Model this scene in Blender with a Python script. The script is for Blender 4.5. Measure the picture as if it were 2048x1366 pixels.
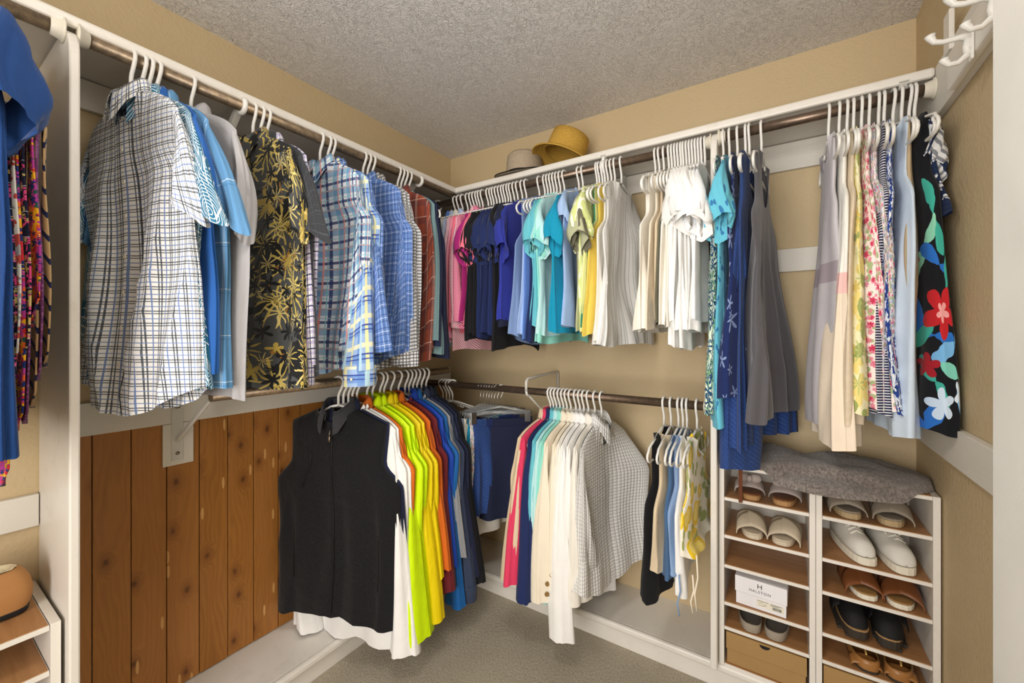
import bpy, bmesh, math, random
from mathutils import Vector, Matrix
random.seed(7)
PI = math.pi
S = bpy.context.scene
for o in list(bpy.data.objects): bpy.data.objects.remove(o)
C = S.collection
H = 1.31                       # camera height; heights below written relative to it are + H
YAW = math.radians(33.0)
# ---------------------------------------------------------------- camera, world, lights, exposure
cd = bpy.data.cameras.new('camera'); cam = bpy.data.objects.new('camera', cd); C.objects.link(cam)
cam.location = (0, 0, H); cam.rotation_euler = (PI/2, 0, YAW)
cd.sensor_width = 36; cd.lens = 825/2048*36; cd.shift_y = -15/2048; cd.clip_start = .02
S.camera = cam
S.view_settings.view_transform = 'Standard'; S.view_settings.look = 'None'
S.view_settings.gamma = 1; S.view_settings.use_curve_mapping = False
S.view_settings.exposure = 0.0
w = bpy.data.worlds.new('world'); S.world = w; w.use_nodes = True
w.node_tree.nodes['Background'].inputs[0].default_value = (1, .96, .9, 1)
w.node_tree.nodes['Background'].inputs[1].default_value = .5
def area(name, loc, target, size, power, col, sy=None, shape='RECTANGLE'):
    l = bpy.data.lights.new(name, 'AREA'); l.shape = shape; l.size = size
    if sy: l.size_y = sy
    l.energy = power; l.color = col
    o = bpy.data.objects.new(name, l); C.objects.link(o); o.location = loc
    o.rotation_euler = (Vector(target)-Vector(loc)).to_track_quat('-Z', 'Y').to_euler()
    return o
area('ceiling_lamp_light', (-.50, .42, 2.27), (-.50, .42, 0), .34, 4.2, (1, .965, .92), shape='DISK')
pl_ = bpy.data.lights.new('ceiling_lamp_glow', 'POINT'); pl_.energy = 4.5; pl_.color = (1, .965, .90); pl_.shadow_soft_size = .12
po = bpy.data.objects.new('ceiling_lamp_glow', pl_); C.objects.link(po); po.location = (-.50, .42, 2.12)
area('doorway_fill', (-.45, -1.45, 1.30), (-.6, 1.4, 1.45), 1.9, 88, (1, .965, .93), 1.7)  # added soft fill behind the camera, shining through the doorway; no real fixture

# ---------------------------------------------------------------- helpers
def lin(c):
    if isinstance(c, str):
        c = c.lstrip('#'); c = [int(c[i:i+2], 16)/255 for i in (0, 2, 4)]
    return tuple(x/12.92 if x <= .04045 else ((x+.055)/1.055)**2.4 for x in c[:3]) + (1,)
class NT:
    def __init__(s, name):
        s.mat = bpy.data.materials.new(name); s.mat.use_nodes = True; s.t = s.mat.node_tree
        s.b = s.t.nodes['Principled BSDF']
    def n(s, typ, **kw):
        x = s.t.nodes.new(typ)
        for k, v in kw.items(): setattr(x, k, v)
        return x
    def put(s, sock, v):
        if isinstance(v, bpy.types.NodeSocket): s.t.links.new(v, sock)
        elif v is not None: sock.default_value = v
    def m(s, op, a, b=None, c=None):
        x = s.n('ShaderNodeMath', operation=op); s.put(x.inputs[0], a); s.put(x.inputs[1], b); s.put(x.inputs[2], c)
        return x.outputs[0]
    def vm(s, op, a, b=None):
        x = s.n('ShaderNodeVectorMath', operation=op); s.put(x.inputs[0], a); s.put(x.inputs[1], b)
        return x.outputs[0]
    def mix(s, f, a, b):
        x = s.n('ShaderNodeMix', data_type='RGBA'); s.put(x.inputs[0], f); s.put(x.inputs[6], a); s.put(x.inputs[7], b)
        return x.outputs[2]
    def noise(s, vec, scale, detail=2, rough=.5, dist=0, color=False):
        x = s.n('ShaderNodeTexNoise'); s.put(x.inputs['Vector'], vec); x.inputs['Scale'].default_value = scale
        x.inputs['Detail'].default_value = detail; x.inputs['Roughness'].default_value = rough; x.inputs['Distortion'].default_value = dist
        return x.outputs['Color' if color else 'Fac']
    def ramp(s, f, lo, hi):
        x = s.n('ShaderNodeMapRange'); s.put(x.inputs[0], f); x.inputs[1].default_value = lo; x.inputs[2].default_value = hi
        return x.outputs[0]
    def scale(s, vec, v):
        x = s.n('ShaderNodeMapping'); s.put(x.inputs[0], vec); x.inputs[3].default_value = v
        return x.outputs[0]
    def uv(s): return s.n('ShaderNodeUVMap').outputs[0]
    def obj(s): return s.n('ShaderNodeTexCoord').outputs['Object']
    def gpos(s): return s.n('ShaderNodeNewGeometry').outputs['Position']
    def rnd(s): return s.n('ShaderNodeObjectInfo').outputs['Random']
    def sep(s, v):
        x = s.n('ShaderNodeSeparateXYZ'); s.put(x.inputs[0], v); return x.outputs
    def bump(s, h, strength=.3, dist=.002):
        x = s.n('ShaderNodeBump'); x.inputs['Strength'].default_value = strength; x.inputs['Distance'].default_value = dist
        s.put(x.inputs['Height'], h); s.t.links.new(x.outputs[0], s.b.inputs['Normal'])
    def fin(s, col=None, rough=.6, spec=.5, metal=0, **kw):
        if col is not None: s.put(s.b.inputs['Base Color'], col)
        s.put(s.b.inputs['Roughness'], rough); s.b.inputs['Specular IOR Level'].default_value = spec
        s.b.inputs['Metallic'].default_value = metal
        for k, v in kw.items(): s.b.inputs[k.replace('_', ' ')].default_value = v
        return s.mat
def plain(name, col, rough=.5, spec=.4, metal=0, bumpscale=0, bs=.15, dist=.001, **kw):
    n = NT(name)
    g = n.noise(n.obj(), 9, 3)
    c = lin(col); d = tuple(x*.86 for x in c[:3])+(1,)
    if bumpscale: n.bump(n.noise(n.obj(), bumpscale, 4), bs, dist)
    return n.fin(n.mix(g, d, tuple(min(1, x*1.08) for x in c[:3])+(1,)), rough, spec, metal, **kw)

# fabric with layered patterns in metric UV coordinates
def fabric(name, base, layers=(), rough=.85, weave=.25, wr=.5, sheen=.1, wscale=9):
    n = NT(name); uv = n.uv(); xyz = n.sep(uv); x, y = xyz[0], xyz[1]
    c = lin(base)
    soft = n.noise(uv, 14, 3)
    col = n.mix(soft, tuple(v*.93 for v in c[:3])+(1,), tuple(min(1, v*1.05) for v in c[:3])+(1,))
    for L in layers:
        k = L[0]
        if k == 'stripe':                      # axis period width offset color alpha
            _, ax, per, wid, off, cc, al = L
            co = x if ax == 'x' else y if ax == 'y' else n.m('MULTIPLY', n.m('ADD' if ax == 'd' else 'SUBTRACT', x, y), .7071)
            f = n.m('FRACT', n.m('DIVIDE', n.m('ADD', co, off+10), per))
            mk = n.m('LESS_THAN', f, wid/per)
            col = n.mix(n.m('MULTIPLY', mk, al), col, lin(cc))
        elif k == 'motif':                     # scale petals size base sharp color alpha seed distort
            _, sc, pet, size, b0, sharp, cc, al, sd, dist = L
            v = n.vm('ADD', uv, (sd*.37, sd*.61, 0))
            if dist:
                nz = n.vm('SUBTRACT', n.noise(v, sc*1.3, 2, color=True), (.5, .5, .5))
                v = n.vm('ADD', v, n.scale(nz, (dist, dist, 0)))
            vs = n.scale(v, (sc, sc, 0))
            vo = n.n('ShaderNodeTexVoronoi', voronoi_dimensions='2D'); n.put(vo.inputs['Vector'], vs)
            vo.inputs['Scale'].default_value = 1; vo.inputs['Randomness'].default_value = .85
            d = n.vm('SUBTRACT', vs, vo.outputs['Position'])
            ds = n.sep(d); ln = vo.outputs['Distance']
            rc = n.sep(vo.outputs['Color'])
            ang = n.m('ADD', n.m('ARCTAN2', ds[1], ds[0]), n.m('MULTIPLY', rc[0], 6.283))
            pt = n.m('POWER', n.m('ABSOLUTE', n.m('COSINE', n.m('MULTIPLY', ang, pet/2))), sharp)
            r = n.m('MULTIPLY', n.m('ADD', n.m('MULTIPLY', pt, 1-b0), b0), n.m('MULTIPLY', n.m('ADD', rc[1], .6), size))
            col = n.mix(n.m('MULTIPLY', n.m('LESS_THAN', ln, r), al), col, lin(cc))
        elif k == 'rings':                     # scale freq width color alpha seed
            _, sc, fr, wid, cc, al, sd = L
            v = n.vm('ADD', uv, (sd*.37, sd*.61, 0))
            nz = n.vm('SUBTRACT', n.noise(v, sc*.9, 2, color=True), (.5, .5, .5))
            v = n.vm('ADD', v, n.scale(nz, (.05, .05, 0)))
            vo = n.n('ShaderNodeTexVoronoi', voronoi_dimensions='2D'); n.put(vo.inputs['Vector'], v)
            vo.inputs['Scale'].default_value = sc
            f = n.m('FRACT', n.m('MULTIPLY', vo.outputs['Distance'], fr))
            gate = n.m('GREATER_THAN', n.sep(vo.outputs['Color'])[0], .25)
            col = n.mix(n.m('MULTIPLY', n.m('MULTIPLY', n.m('LESS_THAN', f, wid), gate), al), col, lin(cc))
        elif k == 'blotch':                    # scale threshold color alpha seed
            _, sc, th, cc, al, sd = L
            f = n.noise(n.vm('ADD', uv, (sd, sd*.3, 0)), sc, 2, .5, 1.5)
            col = n.mix(n.m('MULTIPLY', n.m('GREATER_THAN', f, th), al), col, lin(cc))
        elif k == 'heather':
            _, sc, cc, al = L
            col = n.mix(n.m('MULTIPLY', n.ramp(n.noise(uv, sc, 2), .42, .58), al), col, lin(cc))
        elif k == 'spot':                      # placed motif: cx cy R petals b0 sharp rot color alpha
            _, cx, cy, R, pet, b0, sharp, rot, cc, al = L
            nz = n.vm('SUBTRACT', n.noise(uv, 20, 2, color=True), (.5, .5, .5))
            v = n.vm('ADD', n.vm('SUBTRACT', uv, (cx, cy, 0)), n.scale(nz, (R*.25, R*.25, 0)))
            ds = n.sep(v)
            ln = n.m('SQRT', n.m('ADD', n.m('MULTIPLY', ds[0], ds[0]), n.m('MULTIPLY', ds[1], ds[1])))
            ang = n.m('ADD', n.m('ARCTAN2', ds[1], ds[0]), rot)
            pt = n.m('POWER', n.m('ABSOLUTE', n.m('COSINE', n.m('MULTIPLY', ang, pet/2))), sharp)
            r = n.m('MULTIPLY', n.m('ADD', n.m('MULTIPLY', pt, 1-b0), b0), R)
            col = n.mix(n.m('MULTIPLY', n.m('LESS_THAN', ln, r), al), col, lin(cc))
        elif k == 'band':                      # y0 y1 color (solid horizontal band in depth)
            _, y0, y1, cc = L
            mk = n.m('MULTIPLY', n.m('GREATER_THAN', y, y0), n.m('LESS_THAN', y, y1))
            col = n.mix(mk, col, lin(cc))
    h = n.m('ADD', n.m('MULTIPLY', n.noise(uv, wscale, 4, .6, .6), 1.0), n.m('MULTIPLY', n.noise(n.scale(uv, (1, .25, 1)), 28, 2), wr*.35))
    if weave:
        fine = n.noise(uv, 900, 1)
        h = n.m('ADD', h, n.m('MULTIPLY', fine, weave*.06))
    n.bump(h, .55, .012*wr+.002)
    if sheen: n.b.inputs['Sheen Weight'].default_value = sheen
    n.mat.use_backface_culling = False
    return n.fin(col, rough, .2)

def mesh(name, V, F, mats=None, uvs=None, smooth=True):
    me = bpy.data.meshes.new(name); me.from_pydata([tuple(v) for v in V], [], F)
    if uvs is not None:
        ul = me.uv_layers.new(name='UVMap')
        for lp in me.loops: ul.data[lp.index].uv = uvs[lp.vertex_index]
    if mats: me.materials.append(mats)
    if smooth: me.polygons.foreach_set('use_smooth', [True]*len(me.polygons))
    me.update(); return me
def link(name, me, parent=None, loc=None, rot=None, **props):
    o = bpy.data.objects.new(name, me); C.objects.link(o)
    if parent: o.parent = parent
    if loc is not None: o.location = loc
    if rot is not None: o.rotation_euler = rot
    for k, v in props.items(): o[k] = v
    return o
def empty(name, loc, label, cat, group=None, rotz=0):
    o = bpy.data.objects.new(name, None); C.objects.link(o); o.location = loc; o.rotation_euler = (0, 0, rotz)
    o.empty_display_size = .05
    o['label'] = label; o['category'] = cat
    if group: o['group'] = group
    return o
def tag(o, label, cat, group=None):
    o['label'] = label; o['category'] = cat
    if group: o['group'] = group
    return o
class MB:
    def __init__(s): s.V = []; s.F = []
    def add(s, V, F):
        b = len(s.V); s.V += [Vector(v) for v in V]; s.F += [[i+b for i in f] for f in F]
    def box(s, a, b):
        x0, y0, z0 = a; x1, y1, z1 = b
        s.add([(x0,y0,z0),(x1,y0,z0),(x1,y1,z0),(x0,y1,z0),(x0,y0,z1),(x1,y0,z1),(x1,y1,z1),(x0,y1,z1)],
              [[0,3,2,1],[4,5,6,7],[0,1,5,4],[1,2,6,5],[2,3,7,6],[3,0,4,7]])
        return s
    def tube(s, pts, r, n=8, cap=True, flat=1.0):
        pts = [Vector(p) for p in pts]; rs = r if isinstance(r, (list, tuple)) else [r]*len(pts)
        rings = []; up = None
        for i, p in enumerate(pts):
            t = (pts[min(i+1, len(pts)-1)] - pts[max(i-1, 0)]).normalized()
            if up is None:
                up = Vector((0, 0, 1)) if abs(t.z) < .9 else Vector((1, 0, 0))
            a = (up - t*up.dot(t)); a = a.normalized() if a.length > 1e-6 else t.orthogonal().normalized()
            up = a; b = t.cross(a)
            rings.append([p + a*math.cos(q*2*PI/n)*rs[i] + b*math.sin(q*2*PI/n)*rs[i]*flat for q in range(n)])
        V = [v for r_ in rings for v in r_]; F = []
        for i in range(len(pts)-1):
            for q in range(n):
                F.append([i*n+q, i*n+(q+1) % n, (i+1)*n+(q+1) % n, (i+1)*n+q])
        if cap: F.append(list(range(n))[::-1]); F.append([(len(pts)-1)*n+q for q in range(n)])
        s.add(V, F); return s
    def lathe(s, prof, n=24, c=(0, 0, 0), sx=1, sy=1, M=None):
        V = []; F = []
        for (r, z) in prof:
            for q in range(n):
                v = Vector((r*math.cos(q*2*PI/n)*sx, r*math.sin(q*2*PI/n)*sy, z))
                V.append((M @ v if M else v) + Vector(c))
        for i in range(len(prof)-1):
            for q in range(n): F.append([i*n+q, i*n+(q+1) % n, (i+1)*n+(q+1) % n, (i+1)*n+q])
        s.add(V, F); return s
    def prism(s, poly, a, b, axis='z'):
        n = len(poly)
        def P(p, h): return {'z': (p[0], p[1], h), 'y': (p[0], h, p[1]), 'x': (h, p[0], p[1])}[axis]
        s.add([P(p, a) for p in poly]+[P(p, b) for p in poly],
              [list(range(n))[::-1], [n+i for i in range(n)]]+[[i, (i+1) % n, n+(i+1) % n, n+i] for i in range(n)])
        return s
    def grid(s, rows):
        n = len(rows[0]); V = [v for r in rows for v in r]
        s.add(V, [[i*n+j, i*n+j+1, (i+1)*n+j+1, (i+1)*n+j] for i in range(len(rows)-1) for j in range(n-1)]); return s
    def me(s, name, mat, smooth=False, bevel=0):
        m = mesh(name, s.V, s.F, mat, smooth=smooth)
        bm = bmesh.new(); bm.from_mesh(m)
        bmesh.ops.recalc_face_normals(bm, faces=bm.faces)
        if bevel:
            ed = [e for e in bm.edges if e.calc_face_angle(0) > .6]
            bmesh.ops.bevel(bm, geom=ed, offset=bevel, segments=2, affect='EDGES', profile=.5)
        bm.to_mesh(m); bm.free()
        if smooth: m.polygons.foreach_set('use_smooth', [True]*len(m.polygons))
        return m
    def obj(s, name, mat, parent=None, smooth=False, bevel=0, loc=None, rot=None, **p):
        return link(name, s.me(name, mat, smooth, bevel), parent, loc, rot, **p)
def sm(t): t = max(0, min(1, t)); return t*t*(3-2*t)
def curve(pts, x):
    if x <= pts[0][0]: return pts[0][1]
    for (a, va), (b, vb) in zip(pts, pts[1:]):
        if x <= b: return va+(vb-va)*sm((x-a)/(b-a))
    return pts[-1][1]

# ---------------------------------------------------------------- materials of the setting
def wallmat():
    n = NT('wall_paint'); g = n.gpos()
    n.bump(n.ramp(n.noise(g, 95, 3, .5, .4), .35, .7), .35, .0022)
    c = n.mix(n.noise(g, 2.5, 3), lin('#c6b08a'), lin('#ceb993'))
    return n.fin(c, .62, .35)
M_wall = wallmat()
def ceilmat():
    n = NT('ceiling_texture'); g = n.gpos()
    a = n.noise(g, 34, 2, .5, 2.6)
    r = n.m('ABSOLUTE', n.m('SUBTRACT', a, .5)); f = n.ramp(r, .055, .0)
    h = n.m('ADD', n.m('MULTIPLY', f, .7), n.m('MULTIPLY', n.noise(g, 130, 3), .5))
    n.bump(h, .75, .006)
    return n.fin(n.mix(n.noise(g, 3), lin('#dcdad8'), lin('#e2e0de')), .42, .5)
M_ceil = ceilmat()
def carpetmat():
    n = NT('carpet'); g = n.gpos()
    f = n.noise(g, 230, 4, .75); big = n.noise(g, 6, 3)
    c = n.mix(n.ramp(f, .36, .62), lin('#b0a389'), lin('#f2e8d4'))
    c = n.mix(n.m('MULTIPLY', n.ramp(big, .35, .65), .25), c, lin('#bbae97'))
    n.bump(n.m('ADD', f, n.m('MULTIPLY', n.noise(g, 70, 3), .7)), 1.0, .009)
    return n.fin(c, .95, .1)
M_carpet = carpetmat()
def whitepaint():
    n = NT('white_paint'); g = n.gpos()
    n.bump(n.m('ADD', n.noise(n.scale(g, (60, 60, 6)), 2, 3), n.noise(g, 160, 2)), .12, .001)
    return n.fin(n.mix(n.ramp(n.noise(g, 14, 5, .7), .55, .8), lin('#e6e1d8'), lin('#d9d3c8')), .38, .45)
M_white = whitepaint()
def whitewood(ax):
    n = NT('painted_board'); g = n.gpos()
    sc = (10, 10, 160) if ax == 'h' else (160, 160, 8)
    n.bump(n.noise(n.scale(g, sc), 1, 4, .6, .8), .35, .0015)
    return n.fin(n.mix(n.noise(g, 12, 4), lin('#ddd8cd'), lin('#e4dfd5')), .5, .35)
M_board = whitewood('h'); M_boardv = whitewood('v')
def cedarmat():
    n = NT('cedar'); r = n.rnd(); p = n.gpos()
    off = n.n('ShaderNodeCombineXYZ'); n.put(off.inputs[1], n.m('MULTIPLY', r, 7)); n.put(off.inputs[2], n.m('MULTIPLY', r, 13))
    p = n.vm('ADD', p, off.outputs[0]); s = n.sep(p)
    q = n.n('ShaderNodeCombineXYZ'); n.put(q.inputs[0], s[1]); n.put(q.inputs[1], s[2])
    pv = q.outputs[0]
    vo = n.n('ShaderNodeTexVoronoi', voronoi_dimensions='2D'); n.put(vo.inputs['Vector'], n.scale(pv, (11, 6.2, 0))); vo.inputs['Scale'].default_value = 1
    kd = vo.outputs['Distance']
    gate = n.m('GREATER_THAN', n.sep(vo.outputs['Color'])[1], .38)
    near = n.m('MULTIPLY', n.m('POWER', n.ramp(kd, .42, 0), 2), gate)
    wob = n.m('ADD', n.m('MULTIPLY', n.noise(n.scale(pv, (6, 1.2, 0)), 1.5, 3), 1.0), n.m('MULTIPLY', near, .55))
    rings = n.m('SINE', n.m('MULTIPLY', n.m('ADD', n.m('MULTIPLY', s[1], 6), wob), 60))
    fine = n.noise(n.scale(pv, (260, 7, 0)), 1, 3)
    c = n.mix(n.m('MULTIPLY_ADD', rings, .16, n.m('MULTIPLY', fine, .7)), lin('#a9702f'), lin('#80501f'))
    c = n.mix(n.m('MULTIPLY', n.ramp(r, 0, 1), .35), c, lin('#b47a3c'))
    c = n.mix(n.m('MULTIPLY', n.ramp(n.noise(n.scale(pv, (5, 1.2, 0)), 1.3, 2), .4, .75), .35), c, lin('#c08450'))
    knot = n.m('MULTIPLY', n.ramp(n.m('ADD', kd, n.m('MULTIPLY', n.noise(pv, 45, 3), .16)), .19, .10), gate)
    c = n.mix(n.m('MULTIPLY', knot, .85), c, lin('#4a2c14'))
    halo = n.m('MULTIPLY', n.ramp(kd, .30, .12), gate)
    c = n.mix(n.m('MULTIPLY', halo, .35), c, lin('#6b3a1a'))
    # little pale chips in the surface
    ch = n.n('ShaderNodeTexVoronoi', voronoi_dimensions='2D'); n.put(ch.inputs['Vector'], n.scale(pv, (30, 6, 0))); ch.inputs['Scale'].default_value = 1
    cm = n.m('MULTIPLY', n.m('LESS_THAN', ch.outputs['Distance'], .13), n.m('GREATER_THAN', n.sep(ch.outputs['Color'])[0], .86))
    c = n.mix(n.m('MULTIPLY', cm, .8), c, lin('#d9a868'))
    n.bump(n.m('ADD', fine, n.m('MULTIPLY', rings, .2)), .2, .001)
    return n.fin(c, .42, .4)
M_cedar = cedarmat()
def vinylwood():
    n = NT('shelf_laminate'); p = n.gpos(); s = n.sep(p)
    row = n.m('FLOOR', n.m('MULTIPLY', s[1], 14)); rz = n.m('FLOOR', n.m('MULTIPLY', s[2], 9))
    q = n.n('ShaderNodeCombineXYZ'); n.put(q.inputs[0], s[0]); n.put(q.inputs[1], s[1]); n.put(q.inputs[2], n.m('ADD', n.m('MULTIPLY', row, 1.7), rz))
    g = n.noise(n.scale(q.outputs[0], (3, 40, 3)), 1.6, 4, .6, .6)
    c = n.mix(g, lin('#86572f'), lin('#c59767'))
    wn = n.n('ShaderNodeTexWhiteNoise', noise_dimensions='2D'); qq = n.n('ShaderNodeCombineXYZ'); n.put(qq.inputs[0], row); n.put(qq.inputs[1], rz); n.put(wn.inputs['Vector'], qq.outputs[0])
    c = n.mix(n.m('MULTIPLY', wn.outputs['Value'], .45), c, lin('#9a6a42'))
    return n.fin(c, .4, .4)
M_vinyl = vinylwood()
def rodmat(name, a, b, rough):
    n = NT(name); p = n.gpos()
    f = n.ramp(n.noise(p, 55, 5, .7), .38, .66)
    return n.fin(n.mix(f, lin(a), lin(b)), rough, .5, .75)
M_rodL = rodmat('worn_brass_tube', '#a8947a', '#7b6c5c', .40)
M_rodB = rodmat('bronze_tube', '#7e6c5d', '#6b5b4e', .33)
M_plastic = plain('white_plastic', '#eeece6', .32, .5)
M_plast2 = plain('cream_plastic', '#e6dfce', .35, .5)
M_metal = plain('painted_steel', '#d8d5cd', .35, .5)
M_screw = plain('screw_steel', '#9a917f', .3, .6, .9)
M_dark = plain('dark_rubber', '#1c1b1c', .6, .3)

# ---------------------------------------------------------------- the room
XL, YB, XR, ZC = -1.74, 1.97, .398, H+1.10
YF = -.85
def struct(name, mb, mat, bevel=0, parent=None, smooth=False):
    o = mb.obj(name, mat, parent, smooth, bevel)
    if not parent: o['kind'] = 'structure'
    return o
struct('floor', MB().box((XL-.1, YF-1.6, -.1), (XR+.6, YB+.1, 0)), M_carpet)
struct('ceiling', MB().box((XL-.1, YF-1.6, ZC), (XR+.6, YB+.1, ZC+.1)), M_ceil)
wl = struct('wall_left', MB().box((XL-.1, YF, 0), (XL, YB, ZC)), M_wall)
wb = struct('wall_back', MB().box((XL-.1, YB, 0), (XR+.1, YB+.1, ZC)), M_wall)
wr_ = struct('wall_right', MB().box((XR, YF, 0), (XR+.1, YB, ZC)), M_wall)
wf = MB(); wf.box((XL, YF-.1, 0), (-.95, YF, ZC)); wf.box((.26, YF-.1, 0), (XR, YF, ZC)); wf.box((-.95, YF-.1, 2.15), (.26, YF, ZC))
struct('wall_front', wf, M_wall)
# door standing open along the right of the camera
dm = MB().box((.222, -.02, .012), (.257, .757, 2.03))
door = struct('door_1', dm, plain('door_paint', '#e3e1da', .45, .4, bumpscale=220, bs=.12), .002)
kn = MB(); kn.lathe([(0, .062), (.016, .061), (.0265, .052), (.0285, .043), (.0265, .033), (.016, .024), (.012, .018), (.012, .006), (.030, .005), (.031, 0)], 28, M=Matrix.Rotation(-PI/2, 4, 'Y'))
kn.obj('door_knob', plain('antique_brass', '#6e5a30', .25, .6, .9), door, True, loc=(.222, .695, H-.452))
tp = MB().box((.2565, -.9, 0), (.30, -.85, 2.08)); struct('trim_1', tp, M_white)

# cedar planks on left wall
plank_px = [181.7, 260, 331, 396, 453, 505, 554, 598]
def yat(u):      # lateral position on the left wall of an image column
    a = (u-1024)/825; s_, c_ = math.sin(YAW), math.cos(YAW)
    return XL*(c_+s_*a)/(-s_+c_*a)
ys = [.269]+[yat(u) for u in plank_px]
while ys[-1] < YB-.16: ys.append(ys[-1]+[.105, .12, .112][len(ys) % 3])
ys.append(YB-.004)
zt, zb = H-.30, H-1.205
for i, (a, b) in enumerate(zip(ys, ys[1:])):
    m = MB().box((XL, a+.0012, zb), (XL+.012+.0012*math.sin(i*2.1), b-.0012, zt))
    m.obj('plank', M_cedar, wl, False, .0018)

# rails and cleats (painted boards)
def board(name, a, b, mat=M_board, bevel=.002, parent=None): return struct(name, MB().box(a, b), mat, bevel, parent)
rail_l = board('trim_2', (XL, .269, H-.303), (XL+.019, YB-.02, H-.205))
board('trim_3', (XL, .269, H+.665), (XL+.019, YB-.02, H+.752))
board('trim_4', (XL+.03, YB-.019, H+.665), (-.212, YB, H+.752))
board('trim_5', (-.187, YB-.019, H+.645), (XR, YB, H+.752))
board('trim_6', (-.187, YB-.019, H+.245), (XR-.019, YB, H+.335))
board('trim_7', (XR-.019, .95, H-.345), (XR, YB-.02, H-.247))
board('trim_8', (XL, YF, H-.53), (XL+.019, .245, H-.442))
board('trim_9', (XR-.019, .95, H+.63), (XR, YB-.02, H+.775), M_board)
board('trim_10', (XR-.038, .80, H+.622), (XR-.019, 1.50, H+.716), M_white, .006)   # moulding that carries the hooks
board('trim_11', (XR-.030, 1.515, H+.74), (XR-.019, 1.56, H+.845), M_white)

# upper shelves with rounded nosing
def shelf(name, a, b, lipaxis, label):
    r = empty(name, ((a[0]+b[0])/2, (a[1]+b[1])/2, a[2]), label, 'shelf')
    m = MB().box(a, b); o = m.obj('shelf_board', M_white, r); o.matrix_parent_inverse = Matrix.Translation(-r.location)
    m = MB()
    if lipaxis == 'x': m.box((b[0]-.002, a[1], a[2]-.008), (b[0]+.018, b[1], b[2]+.001))
    else: m.box((a[0], a[1]-.018, a[2]-.008), (b[0], a[1]+.002, b[2]+.001))
    o = m.obj('nosing', M_white, r, False, .008); o.matrix_parent_inverse = Matrix.Translation(-r.location)
    return r
ZS = H+.775
shelf('wall_shelf', (XL, YF, ZS-.02), (XL+.285, YB, ZS), 'x', 'long white shelf with rounded edge along the left wall above the upper rod')
shelf('wall_shelf', (XL+.286, YB-.285, ZS-.02), (XR-.02, YB, ZS), 'y', 'white shelf along the back wall with two hats lying on it')

# plinths
def plinth(name, boxes, label):
    r = empty(name, (boxes[0][0][0], boxes[0][0][1], 0), label, 'plinth')
    nm = ['plinth_top', 'nosing', 'riser']
    for n_, (a, b), bv in zip(nm, boxes, (.001, .009, .002)):
        o = MB().box(a, b).obj(n_, M_white, r, False, bv); o.matrix_parent_inverse = Matrix.Translation(-r.location)
ZP = H-1.21
plinth('plinth', [((XL, .0, ZP-.02), (XL+.26, YB-.30, ZP)), ((XL+.26, .0, ZP-.028), (XL+.285, YB-.275, ZP+.002)), ((XL+.24, .0, 0), (XL+.262, YB-.30, ZP-.02))], 'low white plinth below the cedar planks on the left')
plinth('plinth', [((XL, YB-.27, ZP-.02), (XR-.002, YB, ZP)), ((XL+.26, YB-.292, ZP-.028), (XR-.002, YB-.27, ZP+.002)), ((XL+.24, YB-.272, 0), (XR-.002, YB-.25, ZP-.02))], 'low white plinth along the back wall under the shoe rack')

# partitions with rounded upper corner
def partition(name, pts, a, b, axis, label):
    m = MB().prism(pts, a, b, axis); o = m.obj(name, M_white, None, False, .004); tag(o, label, 'partition'); return o
R = .075
def rounded(p0, p1, z0, z1, sgn):      # p0 wall side, p1 front
    pts = [(p0, z0), (p1, z0)]
    for k in range(9):
        t = k/8*PI/2; pts.append((p1-sgn*R*(1-math.cos(t)), z1-R+R*math.sin(t)))
    pts.append((p0, z1)); return pts
partition('partition', rounded(XL+.001, -1.408, 0.002, ZS-.031, 1), .247, .2665, 'y', 'tall white partition board at the left with a rounded top corner')
partition('partition', rounded(YB-.0195, 1.640, ZP+.001, ZS-.031, -1), -.211, -.189, 'x', 'tall white partition board between white tops and shoe rack')

# rods
def rod(a, b, mat, label, name='clothes_rod', r=.0165):
    m = MB().tube([a, b], r, 20); o = m.obj(name, mat, None, True); 
    for p in o.data.polygons:
        if len(p.vertices) > 4: p.use_smooth = False
    tag(o, label, 'rod'); return o
XRL, ZRL = -1.455, H+.735
YRB, ZRB = 1.68, H+.713
XLL, ZLL = -1.45, H-.19
YLB, ZLB = 1.66, H-.266
rod((XRL, .268, ZRL), (XRL, YRB-.03, ZRL), M_rodL, 'worn brass rod above the shirts on the left wall')
rod((XRL, YF+.05, ZRL), (XRL, .246, ZRL), M_rodL, 'short worn brass rod left of the left partition')
rod((XL+.005, YRB, ZRB-.004), (-.212, YRB, ZRB-.004), M_rodB, 'bronze rod under the back shelf, left of the partition')
rod((-.188, YRB, ZRB+.004), (XR-.02, YRB, ZRB+.004), M_rodB, 'bronze rod under the back shelf, right of the partition')
rod((XLL, .552, ZLL), (XLL, 1.62, ZLL), M_rodL, 'lower brass rod holding jackets in front of the cedar planks')
rod((XLL-.2, YLB, ZLB), (-.212, YLB, ZLB), M_rodB, 'lower bronze rod of blazers in front of the back wall')
def socket(loc, axis, sg, label, rr=.024):
    m = MB()
    M = Matrix.Rotation(sg*PI/2, 4, 'Y') if axis == 'x' else Matrix.Rotation(-sg*PI/2, 4, 'X')
    m.lathe([(.0, 0), (rr+.006, 0), (rr+.006, .004), (rr, .006), (rr-.004, .022), (rr-.008, .024), (.0175, .024)], 24, M=M)
    tag(m.obj('rod_socket', M_plast2, None, True, loc=loc), label, 'socket')
socket((XRL, .2668, ZRL), 'y', 1, 'cream plastic rod socket on right face of left partition')
socket((XRL, .2468, ZRL), 'y', -1, 'cream plastic rod socket on left face of left partition')
socket((XR-.0195, YRB, ZRB+.004), 'x', -1, 'cream plastic rod socket on the right wall board')
socket((-.1888, YRB, ZRB+.004), 'x', 1, 'cream rod socket on right face of back partition, at top')
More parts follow.
